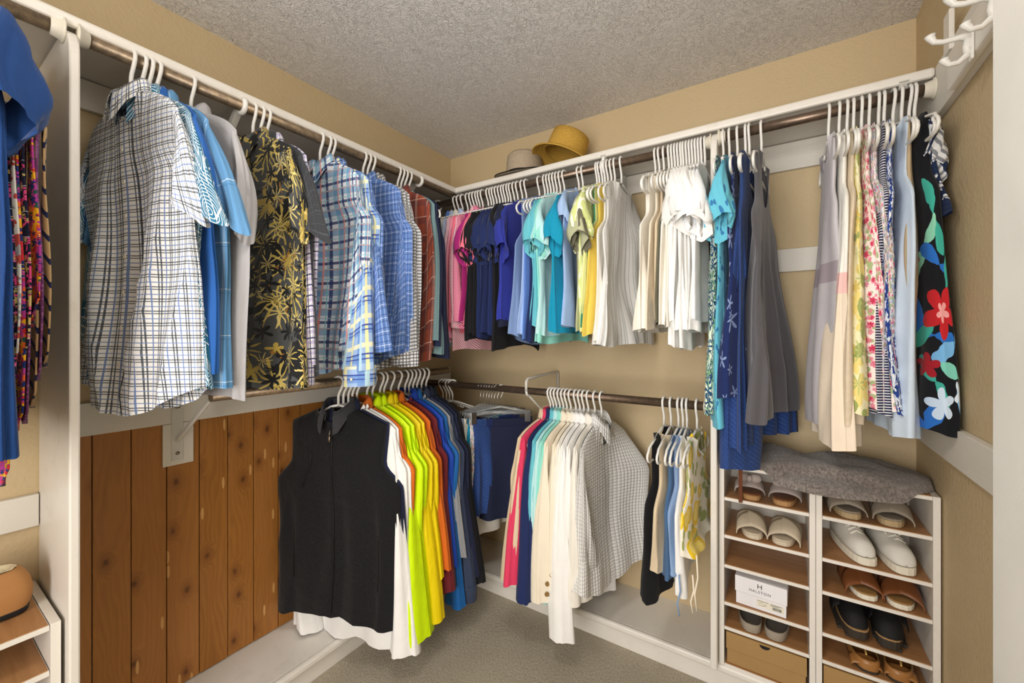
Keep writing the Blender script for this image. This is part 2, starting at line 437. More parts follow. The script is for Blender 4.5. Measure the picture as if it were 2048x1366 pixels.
socket((-.2112, YRB, ZRB-.004), 'x', -1, 'cream rod socket on left face of back partition, at top')
socket((-.2112, YLB, ZLB), 'x', -1, 'small socket of the lower rod on the back partition')

# shelf-and-rod brackets
def sbracket(loc, rotz, label, hook=True):
    r = empty('shelf_bracket', loc, label, 'bracket', rotz=rotz)      # local: wall at y=+.285, rod at origin
    zt_ = ZS-.021-loc[2]
    m = MB(); m.box((-.011, -.018, zt_-.003), (.011, .265, zt_)); m.box((-.011, .255, zt_-.25), (.011, .265, zt_-.003))
    m.add([(-.009, -.012, zt_-.003), (.009, -.012, zt_-.003), (.009, .255, zt_-.235), (-.009, .255, zt_-.235), (-.009, .02, zt_-.003), (.009, .02, zt_-.003), (.009, .255, zt_-.215), (-.009, .255, zt_-.215)],
          [[0,1,2,3],[4,7,6,5],[0,3,7,4],[1,5,6,2]])
    m.obj('bracket_frame', M_metal, r)
    if not hook: return r
    h = MB(); pts = [(0, math.cos(t)*.022, math.sin(t)*.022) for t in [math.radians(a) for a in range(130, 371, 20)]]
    h.tube(pts, .008, 8); h.tube([(0, -.014, .016), (0, -.006, zt_)], .008, 8)
    h.obj('rod_hook', M_plastic, r, True)
    return r
sbracket((XRL, .642, ZRL), PI/2, 'white metal bracket beside the grey short-sleeved shirt, left shelf')
sbracket((XRL, 1.42, ZRL), PI/2, 'white metal bracket near the far end of the left shelf')
sbracket((-.625, YRB, ZRB-.004), 0, 'white bracket under the back shelf over the olive shirts')
sbracket((.31, YRB, ZRB+.004), 0, 'white bracket under the back shelf beside the right wall', False)
# lower back bracket
r = empty('rod_bracket', (-.985, YLB, ZLB), 'white triangular wire bracket of the lower back rod', 'bracket')
m = MB(); m.tube([(0, -.022, .0), (0, -.022, .045), (0, -.012, .056), (0, .10, .062), (0, .295, .066), (0, .302, .06), (0, .302, -.25)], .007, 8)
m.obj('bracket_frame', M_metal, r, True)
m = MB().tube([(0, -.005, -.018), (0, .296, -.22)], .0045, 8); m.obj('strut', M_metal, r, True)
m = MB().tube([(0, math.cos(math.radians(a))*.021, math.sin(math.radians(a))*.021) for a in range(150, 331, 20)], .006, 8); m.obj('rod_hook', M_plastic, r, True)
# lower left bracket on its backing board
r = empty('rod_bracket', (XL, .557, H-.3), 'white steel bracket with diagonal strut holding the lower left rod end', 'bracket')
def rel(o): o.matrix_parent_inverse = Matrix.Translation(-r.location); return o
rel(MB().box((XL+.019, .541, H-.43), (XL+.023, .573, H-.215)).obj('back_plate', M_metal, r, False, .001))
rel(MB().tube([(XL+.022, .557, H-.362), (XL+.275, .557, ZLL-.012)], .008, 8, flat=.7).obj('strut', M_metal, r))
rel(MB().lathe([(.0, .006), (.006, .005), (.009, 0)], 12, (XL+.0232, .557, H-.245), M=Matrix.Rotation(PI/2, 4, 'Y')).obj('screw', M_screw, r, True))
rel(MB().lathe([(.0, .004), (.004, .003), (.006, 0)], 12, (XL+.0232, .557, H-.405), M=Matrix.Rotation(PI/2, 4, 'Y')).obj('screw', M_screw, r, True))
rel(MB().box((XL+.013, .518, H-.445), (XL+.0189, .604, H-.304)).obj('backing_board', M_boardv, r, False, .001))

# coat hooks on the right board
def coat_hook(y, z, label):
    r = empty('coat_hook', (XR-.038, y, z), label, 'hook')
    m = MB(); m.box((-.006, -.011, -.032), (0, .011, .040)); m.obj('back_plate', M_plastic, r, False, .004)
    m = MB(); m.tube([(-.003, 0, .020), (-.020, 0, .026), (-.048, 0, .026), (-.062, 0, .031), (-.068, 0, .042), (-.069, 0, .048)], [.010, .0065, .0055, .006, .008, .0105], 12)
    m.obj('upper_prong', M_plastic, r, True)
    m = MB(); m.tube([(-.004, 0, -.006), (-.010, 0, -.018), (-.024, 0, -.030), (-.038, 0, -.029), (-.045, 0, -.019), (-.046, 0, -.014)], [.009, .0065, .0055, .0055, .0075, .0095], 12)
    m.obj('lower_prong', M_plastic, r, True)
    m = MB(); m.tube([(-.006, 0, .026), (-.010, 0, .0), (-.006, 0, -.020)], [.008, .0075, .008], 10); m.obj('hook_body', M_plastic, r, True)
coat_hook(1.325, H+.640, 'white coat hook on the right wall board, farther one')
coat_hook(1.195, H+.640, 'white coat hook on the right wall board, next to the door edge')

# ceiling lamp (above the camera, out of the frame)
r = empty('ceiling_lamp', (-.50, .42, ZC), 'round white flush ceiling lamp', 'lamp')
m = MB().lathe([(0, 0), (.19, 0), (.19, -.03), (.175, -.034)], 32); m.obj('lamp_base', M_white, r, True)
g = NT('lamp_glass'); g.b.inputs['Emission Color'].default_value = (1, .95, .86, 1); g.b.inputs['Emission Strength'].default_value = 6; g.fin((.9, .9, .88, 1), .3)
m = MB().lathe([(.175, -.034), (.17, -.06), (.13, -.085), (.07, -.097), (0, -.1)], 32); m.obj('lamp_glass', g.mat, r, True)

# ---------------------------------------------------------------- hangers
def hanger_mesh(hw=.205, r=.0048, mat=None, drop=1.0):
    m = MB()
    hk = [(-.021, 0, .004), (-.020, 0, .014), (-.012, 0, .0225), (0, 0, .0255), (.013, 0, .022), (.0215, 0, .011), (.021, 0, -.003), (.013, 0, -.022), (.004, 0, -.038), (0, 0, -.052), (0, 0, -.088)]
    hk = [(x, y, z-.002) for x, y, z in hk]
    m.tube(hk, r, 8)
    lp = [(0, -.088), (.03, -.093), (.10, -.116), (.17, -.139), (hw-.012, -.148), (hw, -.158), (hw+.003, -.170), (hw-.004, -.182), (hw-.018, -.188), (hw-.04, -.188), (0, -.188)]
    lp = [(x, -.088+(z+.088)*(1+(drop-1)*min(1, x/.05))) if i < 7 else (x, z-.06*(drop-1)*1.6) for i, (x, z) in enumerate(lp)]
    pts = [(x, 0, z) for x, z in lp] + [(-x, 0, z) for x, z in lp[::-1][1:]]
    m.tube(pts, r, 8)
    for s_ in (-1, 1):          # strap notches
        m.tube([(s_*.075, 0, -.110), (s_*.078, 0, -.122), (s_*.092, 0, -.124), (s_*.098, 0, -.116)], r*.7, 6)
    return m.me('hanger', mat, True)
HM = hanger_mesh(mat=M_plastic); HM2 = hanger_mesh(.198, .0046, M_plast2); HMW = hanger_mesh(.188, .0044, M_plastic); HMN = hanger_mesh(.165, .0044, M_plastic); HMM = hanger_mesh(.186, .005, M_plastic, 1.45); HMB = hanger_mesh(.168, .0046, M_plastic, 1.4)
def hanger(loc, rotz, label, group=None, me=None, tilt=0):
    o = link('hanger', me or HM, None, loc, (0, tilt, rotz)); tag(o, label, 'hanger', group); return o

# ---------------------------------------------------------------- garments
NZ = -.100          # height of the neck point under the rod centre
SL = .30            # shoulder slope
def cr(t):
    return 2*abs(math.sin(t/2))**.75-1.1
def s_0(d): return sm((d-.1)/.5)
def body_mesh(sp, N, Mr, rnd):
    bendf = sp.get('bendf', 0); bendn = sp.get('bendn', 0); bg = sp.get('bg', .25)
    g = sp.get; nh = g('nh', .07); Wt = g('Wt', .20); Wc = g('Wc', .235); Ww = g('Ww', .23); Wh = g('Wh', .25); L = g('L', .7)
    T1 = g('T', .010); Th = g('Th', .018); tail = g('tail', 0); nf = g('nf', .07); nb = g('nb', .01); arm = g('arm', .21)
    amp = g('amp', .010)*1.35; k = g('k', 26); B = g('B', .10); fn = g('fn', 9); ph = g('ph', rnd.random()*6)
    cut = g('waist_cut', 0); skew = g('skew', 0); flare = g('flare', 1.0); sway = g('sway', 0); swx = g('swx', 0)
    p2 = rnd.random()*6; p3 = rnd.random()*6; p4 = rnd.random()*6; p5 = rnd.random()*6
    Wp = [(0, Wt), (.06, Wt*1.0), (arm*.75, (Wt*.97 if g('sleeve') is None else Wt*1.03)), (arm+.03, Wc), (arm+.22, Ww), (max(L, arm+.24), Wh)]
    Tp = [(0, T1*.7), (.10, T1*1.15), (.35, T1*1.25+.002), (L, Th)]
    V = []; UV = []; per = 4*Wc
    for j in range(Mr+1):
        v = (j/Mr)**1.08
        for i in range(N):
            th = 2*PI*i/N
            cx = math.cos(th); sy = math.sin(th)
            ex = math.copysign(abs(cx)**.82, cx); ey = math.copysign(abs(sy)**.75, sy)
            xt = Wt*ex; ax = abs(xt)
            front = sy < 0
            dn = (nf if front else nb)
            if ax < nh:
                q = (1-(ax/nh)**2); ztop = -dn*(q**(.6 if g('vneck') is None else 1.0))
            else: ztop = -(ax-nh)*g('slope', SL) - (.022*(ax/Wt)**7 if g('sleeve') in ('short', 'long') else 0)
            bl = min(1, abs(sy)*6)       # edge columns join both sides
            dtop = -ztop
            dh = L - tail*abs(ex)**2.2 + g('hemw', .006)*math.sin(3*th+p3)
            d = dtop + (dh-dtop)*v
            W = curve(Wp, d); T = curve(Tp, d)
            x = W*ex; 
            if v == 0 and ax >= nh: T *= .25
            elif ax < nh and d < .09: T = max(T, g('nt', .022)*(1-d/.09)+T*(d/.09))
            A = amp*sm((d-.08)/.45)
            xx_ = x + .10*d*math.sin(1.7*d+p3)*math.copysign(1, x)
            mid = A*(cr(k*xx_+ph+.8*math.sin(3.1*d+p2))*.75 + .35*cr(2.1*k*xx_+p3+2.4*d) + .25*math.sin(14*d+8*x+p5)*(1-s_0(d)))
            rad = 1+B*sm((d-.1)/.35)*math.cos(fn*th+p4+1.2*math.sin(2.6*d+p5))
            y = T*ey*rad + mid + skew*math.sin(2.2*d)*ex - bendf*max(0, ex)**1.6*sm(d/bg) + bendn*max(0, -ex)**1.6*sm(d/bg)
            x = x*(1+.25*B*sm((d-.15)/.4)*math.cos(fn*.7*th+p2)) + .006*math.sin(9*d+p5)*sm(d*4)
            s_ = sm((d-.1)/max(.1, L-.1))
            V.append((x+swx*s_, y+sway*s_, NZ-d)); UV.append((per*i/N, -d))
    F = []
    # seam-safe: duplicate last column for UV
    n1 = N+1; V2 = []; U2 = []
    for j in range(Mr+1):
        for i in range(N+1):
            V2.append(V[j*N+i % N]); U2.append((per*i/N, UV[j*N+i % N][1]))
    for j in range(Mr):
        for i in range(N): F.append([j*n1+i, (j+1)*n1+i, (j+1)*n1+i+1, j*n1+i+1])
    return V2, F, U2
def sleeve_mesh(sp, side, rnd):
    if side*sp.get('wallside', 0) > 0: sp = dict(sp, sout=min(sp.get('sout', .07), .262-sp.get('Wt', .2)), slen=sp.get('slen', .24)*1.0)
    g = sp.get; Wt = g('Wt', .20); Wc = g('Wc', .235); nh = g('nh', .07); kind = g('sleeve'); arm = g('arm', .21)
    zs = NZ-(Wt-nh)*g('slope', SL)-.020*(kind in ('short', 'long')); b0 = g('sb0', .012); b1 = g('sb', .022)
    P0 = Vector((Wt-.012, 0, zs+.003)); P1 = Vector((Wc-.03, 0, NZ-arm-.01))
    if kind == 'short': SLn = g('slen', .24); Q0 = P0+Vector((g('sout', .115), 0, -SLn)); Q1 = P1+Vector((.02, 0, -.10)); n = 9
    elif kind == 'cap': SLn = g('slen', .11); Q0 = P0+Vector((g('sout', .05), 0, -SLn)); Q1 = P1+Vector((-.005, 0, -.02)); n = 6
    elif kind == 'flutter': SLn = g('slen', .17); Q0 = P0+Vector((g('sout', .07), 0, -SLn)); Q1 = P1+Vector((.0, 0, -.05)); n = 7
    else: SLn = g('slen', .60); Q0 = P0+Vector((g('sout', .075), 0, -SLn)); Q1 = Q0+Vector((-g('cuffw', .105), 0, -.008)); n = 18
    m0 = P0+Vector((g('m0x', .055 if kind == 'long' else .075), 0, g('m0z', -SLn*.33))); m1 = (P1+Q1)/2 + Vector((.018 if kind != 'long' else .035, 0, .05 if kind == 'long' else 0))
    def bz(a, m, b, t): return a*(1-t)**2+m*2*t*(1-t)+b*t*t
    NS = g('ns', 20); V = []; U = []; pa = rnd.random()*6; pb = rnd.random()*6; sw = g('ssway', -.012)+rnd.uniform(-.004, .004)
    wav = {'short': .010, 'cap': .006, 'flutter': .016, 'long': .009}[kind]*g('swav', 1)
    cen = None
    for j in range(n+1):
        t = j/n
        A = bz(P0, m0, Q0, t); Bp = bz(P1, m1, Q1, t); c = (A+Bp)/2; h = (A-Bp)/2
        b = b0+(b1-b0)*sm(t*1.4)
        for i in range(NS+1):
            q = 2*PI*(i % NS)/NS
            p = c+h*math.cos(q)*(1+.03*math.sin(7*t+pa)*(t))
            y = b*math.sin(q)*(1+.35*t*math.sin(3*q+pb+3*t)) + wav*t*math.sin(4*t+pa+1.5*math.cos(q)) + sw*t
            rr_ = .0045*cr(9*q+pa+3*t)*sm(t*2)*g('crz', 1); y += rr_*math.sin(q)
            V.append((side*(p.x+rr_*math.cos(q)*.6), y, p.z+ (.004*math.sin(2*q+pb) if j == n else 0)))
            U.append((per_(i, NS)*.42+1.3*side, -((c-P0).length+.05)-0.02))
    F = []; n1 = NS+1
    for j in range(n):
        for i in range(NS): F.append([j*n1+i, (j+1)*n1+i, (j+1)*n1+i+1, j*n1+i+1])
    return V, F, U, (Q0, Q1, sw, b1)
def per_(i, n): return i/n
def collar_mesh(sp):
    nh = sp.get('nh', .07)*.92; V = []; U = []; F = []; n = 26; t0 = sp.get('nt', .022)+.012
    gap = .32 if not sp.get('closed') else .12
    rows = [(.90, .002, .012), (.84, .030, .006), (.88, .038, .004), (1.03, .028, .018), (1.16, -.006, .030)]
    for r_i, (sc, z, _) in enumerate(rows):
        for i in range(n+1):
            a = -PI/2+gap+(2*PI-2*gap)*i/n
            e = abs(2*i/n-1)          # 1 at the front ends
            dip = -.042*sm((e-.45)/.55)*(1 if r_i < 3 else 1.25)
            x = nh*sc*math.cos(a)*(1-.15*e); y = t0*sc*math.sin(a)*(1+.25*e)
            zz = NZ+z+dip
            if r_i == 4: zz -= .030*sm((e-.75)/.25); x *= 1+.25*sm((e-.7)/.3)
            V.append((x, y, zz)); U.append((i/n*.4, z*1.0+.7))
    n1 = n+1
    for j in range(len(rows)-1):
        for i in range(n): F.append([j*n1+i, j*n1+i+1, (j+1)*n1+i+1, (j+1)*n1+i])
    return V, F, U
def band_mesh(sp):
    nh = sp.get('nh', .07); nf = sp.get('nf', .07); nb = sp.get('nb', .01); T = sp.get('nt', .022)+.002
    V = []; U = []; F = []; n = 30
    for z, o_ in ((.0, 1.05), (.010, .98), (.012, .94)):
        for i in range(n+1):
            a = 2*PI*i/n; q = math.sin(a)**2 if True else 0
            dn = nf if math.sin(a) < 0 else nb
            V.append((nh*math.cos(a)*o_, T*math.sin(a)*o_, NZ+z-dn*(q**.6))); U.append((i/n*.4, z))
    n1 = n+1
    for j in range(2):
        for i in range(n): F.append([j*n1+i, j*n1+i+1, (j+1)*n1+i+1, (j+1)*n1+i])
    return V, F, U
btn = MB().lathe([(0, .0015), (.003, .0012), (.0045, .0022), (.0055, .0015), (.0055, 0)], 12, M=Matrix.Rotation(PI/2, 4, 'X')).me('button', plain('pearl_button', '#e9e2cf', .3, .6), True)
btnb = MB().lathe([(0, .002), (.005, .002), (.0085, .004), (.0095, .0025), (.0095, 0)], 12, M=Matrix.Rotation(PI/2, 4, 'X')).me('button', plain('horn_button', '#8a6b3a', .3, .6), True)
GC = [0]
def garment(kind, cat, loc, rot, label, mat, sp, group=None, hang=True, hlabel=None, hme=None, hgroup=None, acc=None):
    """one hanging piece of clothing; local origin on the rod axis, front towards -Y"""
    GC[0] += 1; rnd = random.Random(GC[0]*31+5)
    r = empty(kind, loc, label, cat, group, rot)
    near = sp.get('hi', 0)
    N, Mr = (96, 52) if near == 2 else (72, 40) if near else (48, 26)
    V, F, U = body_mesh(sp, N, Mr, rnd)
    bd = link('body', mesh('body', V, F, mat, U), r); UB = U
    if sp.get('sleeve'):
        for s_ in (-1, 1):
            V, F, U, (Q0, Q1, sw, b1) = sleeve_mesh(dict(sp, ns=32) if near else sp, s_, rnd)
            so = link('sleeve', mesh('sleeve', V, F, acc or mat, U), r)
            if sp.get('cuff'):
                m = MB(); c = (Q0+Q1)/2; h = (Q0-Q1)/2*.97
                rows = []
                for k, z in enumerate((.012, -.055, -.058)):
                    rows.append([Vector((s_*(c.x+h.x*math.cos(q)*(1.04 if k < 2 else 1.0)), sw+(b1*1.15)*math.sin(q), c.z+h.z*math.cos(q)+z)) for q in [2*PI*i/24 for i in range(25)]])
                m.grid(rows); me = mesh('cuff', m.V, m.F, mat, [(i % 25/24*.24, -(i//25)*.065) for i in range(75)])
                link('cuff', me, so)
                for dx in (-.012, .014): link('button', btn, so, (s_*c.x+dx, sw-b1*1.15-.0015, c.z-.03))
    nk = sp.get('neck')
    if nk == 'collar': V, F, U = collar_mesh(sp); link('collar', mesh('collar', V, F, mat, U), r)
    elif nk == 'band': V, F, U = band_mesh(sp); link('neckband', mesh('neckband', V, F, mat, U), r)
    if sp.get('buttons'):
        b_ = bd.data; c0 = int(round(.752*N)); rws = [[b_.vertices[j*(N+1)+c0+q].co+Vector((0, -.0035 if abs(q) < 2 else -.0022, 0)) for q in (-2, -1, 0, 1, 2)] for j in range(1, Mr+1)]
        m = MB(); m.grid(rws); link('placket', mesh('placket', m.V, m.F, mat, [UB[j*(N+1)+c0+q] for j in range(1, Mr+1) for q in (-2, -1, 0, 1, 2)]), r)
        nb_ = sp['buttons']; L = sp.get('L', .7); b = bd.data; n1 = N+1
        col = int(round(.752*N))
        for q in range(nb_):
            j = int((.14+.72*q/(nb_-1))*Mr); v = b.vertices[j*n1+col].co
            link('button', btn, r, (v.x, v.y-.0048, v.z))
    if hang:
        hanger(loc, rot+sp.get('flip', 0), hlabel or ('white plastic hanger holding the '+' '.join(label.split()[:11])), hgroup, hme)
    return r

S_, C_ = math.sin(YAW), math.cos(YAW)
def on_left(u, x=XRL):
    a = (u-1024)/825; return x*(C_+S_*a)/(-S_+C_*a)
def on_back(u, y=YRB):
    a = (u-1024)/825; return y*(-S_+C_*a)/(C_+S_*a)
def hz(u, v, plane, val):
    a = (u-1024)/825; d = (-S_+C_*a, C_+S_*a); t = val/(d[0] if plane == 'x' else d[1]); return -(v-668)/825*t
def R_(d): return math.radians(d)

# fabrics
F = {}
def fab(key, *a, **k):
    if key not in F: F[key] = fabric(key, *a, **k)
    return F[key]
def st(ax, per, w, off, c, al=1): return ('stripe', ax, per, w, off, c, al)
fab('check_bw', '#f0f0ee', [st('x', .030, .0030, 0, '#343c48', .9), st('x', .030, .0027, .0060, '#3c4450', .9), st('y', .030, .0030, 0, '#343c48', .85), st('y', .030, .0027, .0060, '#3c4450', .85), st('x', .030, .0026, .0185, '#6f86b8', .95), st('y', .030, .0026, .0185, '#6f86b8', .85)], wr=.7)
fab('teal_print', '#2f6f90', [('rings', 8, 17, .26, '#dfe9ec', 1, 1), ('rings', 5, 9, .18, '#e6eef0', .9, 3)], wr=.5)
fab('royal', '#2a60a8', [st('x', .004, .0015, 0, '#2659a8', .6)])
fab('blue_plaid', '#6091bc', [st('x', .12, .002, 0, '#e9f1f8', .8), st('x', .12, .002, .008, '#e9f1f8', .8), st('y', .12, .002, 0, '#e9f1f8', .7), st('y', .12, .002, .01, '#3f6e9c', .7), st('x', .06, .0015, .03, '#4a7ba8', .6), st('x', .003, .0012, 0, '#588fc0', .5)])
fab('grey_cloth', '#aaa8aa', [], wr=.5)
fab('gold_print', '#4a4c4d', [('blotch', 7, .55, '#1d1e20', 1, 2), ('motif', 8.5, 12, .50, .03, 6, '#bfa955', 1, 1, .06), ('motif', 8, 5, .26, .25, 1.5, '#b9a04e', 1, 4, .05), ('motif', 11, 8, .36, .02, 6, '#d6c27a', .95, 7, .05), ('motif', 14, 6, .3, .3, 2, '#1b1c1e', 1, 12, .03), ('blotch', 14, .68, '#9a6a2c', .8, 6)], wr=.6)
fab('charcoal_plaid', '#3a3c40', [st('x', .05, .0015, 0, '#71757c', .5), st('y', .05, .0015, 0, '#71757c', .5), st('x', .006, .002, 0, '#2b2c30', .6), st('y', .022, .001, .01, '#5a5d64', .5)])
fab('purple_check', '#f1eff4', [st('x', .028, .0085, 0, '#b7add6', .75), st('y', .028, .0085, 0, '#b7add6', .75), st('x', .028, .004, .014, '#39406e', .95), st('y', .028, .004, .014, '#39406e', .95)])
fab('multi_plaid', '#e2e6ee', [st('x', .072, .024, 0, '#4e8fbe', .65), st('y', .072, .024, 0, '#4e8fbe', .65), st('x', .072, .010, .030, '#27386f', .9), st('y', .072, .010, .030, '#27386f', .9), st('x', .072, .005, .05, '#e98f7e', .9), st('y', .072, .005, .05, '#e98f7e', .9), st('x', .036, .003, .0, '#7cc3cf', .8), st('y', .036, .003, .012, '#7cc3cf', .8)])
fab('yellow_plaid', '#9fbbe2', [st('x', .085, .026, 0, '#6b93d2', .8), st('y', .085, .024, 0, '#6b93d2', .8), st('x', .085, .014, .04, '#f2ecae', .95), st('y', .085, .014, .04, '#f0ebc0', .8), st('x', .085, .006, .062, '#3a4a9e', .95), st('y', .085, .005, .062, '#3a4a9e', .95), st('y', .085, .004, .075, '#3a4a9e', .9), st('x', .085, .012, .068, '#bfe0e6', .8)])
fab('blue_grid', '#6285c4', [st('x', .026, .0018, 0, '#e5edf8', .9), st('y', .040, .0018, 0, '#e5edf8', .9), st('x', .026, .0022, .013, '#26386b', .85), st('y', .02, .0022, .01, '#26386b', .8), st('x', .003, .001, 0, '#4d70b3', .6)])
fab('gingham', '#f2f2f2', [st('x', .0125, .0062, 0, '#55565e', .75), st('y', .0125, .0062, 0, '#4d4e56', .75)])
fab('rust_plaid', '#9a4a36', [st('x', .08, .025, 0, '#6b3c3a', .7), st('y', .08, .025, 0, '#6b3c3a', .7), st('x', .08, .0025, .05, '#e3c9bd', .8), st('y', .08, .0025, .05, '#e3c9bd', .8), st('x', .08, .0025, .056, '#e3c9bd', .7)])
fab('heather_teal', '#86a3a8', [('heather', 420, '#4f6e74', .8)], wr=.7)
fab('navy_knit', '#232a48', [('heather', 300, '#2f3858', .5)])
fab('navy', '#1f2c5a'); fab('navy_deep', '#1b2038', [('heather', 400, '#262c48', .5)])
fab('black', '#1b1b1e', sheen=.05); fab('fleece', '#101012', [('heather', 260, '#1f1f22', .6), ('motif', 55, 1, .02, 1, 1, '#8a8a8a', .4, 1, 0)], wr=.9, sheen=.12)
fab('white', '#f3f2ef'); fab('ivory', '#f0ebe0'); fab('cream', '#efe4cf'); fab('white_cool', '#eef1f4')
fab('neon', '#d4f60a', rough=.5, wr=.8, sheen=0); fab('yellow_jkt', '#e8cf0c', rough=.45, wr=.9, sheen=0)
fab('orange', '#d2691e'); fab('maroon', '#6d2228', [('heather', 260, '#551a20', .5)]); fab('blue_jkt', '#165c9f', rough=.6)
fab('royal_jkt', '#1940a4', rough=.6); fab('slate', '#38425a', [('heather', 300, '#2f3850', .5)]); fab('ash', '#8d8f92')
fab('tan', '#d8c5a6'); fab('tan2', '#bda888'); fab('pink_hot', '#dc3f63'); fab('aqua', '#66bccb'); fab('aqua_pale', '#b9e4e6'); fab('mint', '#93dccf')
fab('cobalt', '#303a9c'); fab('turq', '#1592b6'); fab('olive', '#6d6a58'); fab('sage', '#bcbf9a'); fab('lime', '#d3dd93', [('blotch', 16, .54, '#f5f6e6', .9, 3)])
fab('pale_lime', '#e4eaa2'); fab('yellow', '#e6cb5c'); fab('green', '#4a9a7a'); fab('gauze', '#ecebe8', [st('x', .012, .0018, 0, '#9aa0a6', .7), st('x', .03, .002, .01, '#8a9096', .5)], wr=1.0)
fab('chambray', '#6d88b8', [('heather', 500, '#8fa6cc', .6)]); fab('light_blue', '#a3bfe8'); fab('cornflower', '#5e86d6'); fab('gingham_blue', '#dfe8f6', [st('x', .010, .005, 0, '#8aa6da', .6), st('y', .010, .005, 0, '#8aa6da', .6)])
fab('pale_pink', '#f4cdd9'); fab('pink', '#f4a8bf'); fab('coral', '#f47a92'); fab('stripe_pink', '#f6e2e8', [st('d', .009, .0042, 0, '#df5f86', .9)]); fab('stripe_mag', '#f3c3d4', [st('e', .0075, .0045, 0, '#d6306e', .95)]); fab('magenta', '#a62775')
fab('aqua_boat', '#68bfd6', [('motif', 12, 2, .20, .1, 2, '#2f6ea8', .9, 2, 0)]); fab('leaf_print', '#dbe6d3', [('motif', 16, 8, .75, .1, 3, '#1f5273', 1, 1, .03), ('motif', 12, 6, .5, .1, 3, '#7fae7a', .9, 5, .03), ('motif', 18, 8, .6, .1, 4, '#16395e', 1, 8, .02)])
fab('starfish', '#1d2c5e', [('motif', 11, 5, .30, .16, 3.2, '#8fa3cc', .8, 3, .005)]); fab('blue_slub', '#2a437c', [('stripe', 'd', .011, .0025, 0, '#48679f', .5), ('heather', 90, '#28437f', .6)])
fab('charcoal', '#5b595e', [], sheen=.3); fab('lilac_grey', '#c3bec2', [('band', -.46, -.40, '#a79aa2')])
fab('cream_belt', '#ecdcc6', [('band', -.44, .2, '#f4f2ea'), ('band', -.50, -.44, '#f3c4bf'), st('x', .16, .003, .02, '#cdb89c', .6)])
fab('beige_linen', '#dccbb1', [('heather', 60, '#cdbb9e', .4)])
fab('yellow_floral', '#f1eac0', [('motif', 9, 6, .40, .45, 1, '#ecd980', .9, 1, .02), ('motif', 10, 2, .45, .05, 2.4, '#9aa760', .95, 4, .02), ('motif', 12, 6, .22, .4, 1, '#dcc463', .9, 7, .02), ('motif', 13, 7, .35, .1, 3, '#b7c07a', .8, 9, .02)])
fab('rose_print', '#f7e9e4', [('motif', 30, 2, .48, .1, 2.2, '#9db278', .9, 4, .01), ('motif', 30, 5, .34, .55, 1, '#eda6b4', .95, 1, .01), ('motif', 30, 6, .24, .5, 1, '#cc3a5c', 1, 1, .01), ('motif', 44, 5, .24, .5, 1, '#df7f97', .9, 8, .01)])
fab('rose_print2', '#fbeff0', [('motif', 50, 5, .32, .5, 1, '#dd7391', .95, 2, .01), ('motif', 50, 5, .35, .5, 1, '#9fb6d8', .9, 6, .01), ('motif', 46, 2, .4, .1, 2, '#a8bf8a', .8, 9, .01)])
fab('navy_stripe', '#23284a', [st('y', .0075, .003, 0, '#e6e6ea', .9)]); fab('tie_dye', '#26418f', [('blotch', 26, .56, '#dfe9f4', .9, 2), ('blotch', 40, .6, '#16265e', 1, 5), ('motif', 30, 4, .35, .2, 1.5, '#e8eef6', .9, 2, .02)])
fab('pale_blue', '#cbdaea'); fab('zebra', '#e9ecee', [('blotch', 12, .5, '#1c2a4a', 1, 4), st('y', .014, .006, 0, '#26324e', .7)])
TL = '#3fae9c'; BL = '#2a6fc4'
trop = [('spot', .27+cx, cy, r_*1.15, 2, .02, 9.0, ro, cc, 1) for cx, cy, r_, ro, cc in (
    (.04, -.30, .10, 1.3, TL), (-.01, -.38, .09, 2.2, '#8fd3b4'), (.05, -.43, .08, .6, BL), (.07, -.50, .09, 1.9, TL), (0, -.62, .09, .2, BL), (.09, -.64, .09, 2.7, '#79b8e8'),
    (.0, -.74, .07, 1.0, TL), (.10, -.73, .08, .4, '#7fd0bd'), (-.02, -.87, .09, 2.0, BL), (.10, -.93, .10, 2.3, TL), (.02, -.95, .09, .5, BL), (.14, -.84, .09, .9, '#79b8e8'), (-.06, -.5, .09, 1.4, BL), (-.08, -.66, .09, 2.4, TL), (-.08, -.8, .09, 1.0, BL))]
trop += [('spot', 0.31, -.56, .075, 5, .45, 1, .3, '#c4252c', 1), ('spot', 0.31, -.56, .03, 5, .4, 1, .3, '#f0a6a4', 1), ('spot', 0.25, -.70, .035, 5, .45, 1, 1, '#a81f2c', 1), ('spot', 0.29, -.80, .045, 5, .4, 1, .8, '#cfe2f6', 1), ('spot', 0.37, -.77, .04, 5, .4, 1, .2, '#dbe9f8', 1), ('spot', 0.19, -.40, .05, 5, .4, 1, .2, '#b5232e', 1)]
fab('tropical', '#14161c', trop, wr=.3); fab('lemon', '#f4eedd', [('motif', 13, 2, .42, .1, 2, '#9aa84e', .9, 4, .02), ('motif', 10, 2, .42, .45, 1, '#ecc829', 1, 1, .01), ('motif', 10, 2, .26, .4, 1, '#f6e07a', .9, 1, .01)])
fab('denim', '#4c6f98', [('heather', 300, '#3d5c84', .6)]); fab('denim_light', '#8faad0', [('heather', 300, '#7f9cc6', .5)])
def quilt():
    n = NT('quilted_white'); uv = n.uv(); s = n.sep(uv)
    a = n.m('ABSOLUTE', n.m('SINE', n.m('MULTIPLY', s[0], PI/.013))); b = n.m('ABSOLUTE', n.m('SINE', n.m('MULTIPLY', s[1], PI/.013)))
    h = n.m('POWER', n.m('MULTIPLY', a, b), .4); n.bump(h, .8, .004)
    return n.fin(n.mix(h, lin('#dcdbd8'), lin('#efeeeb')), .8, .2)
F['quilt'] = quilt()

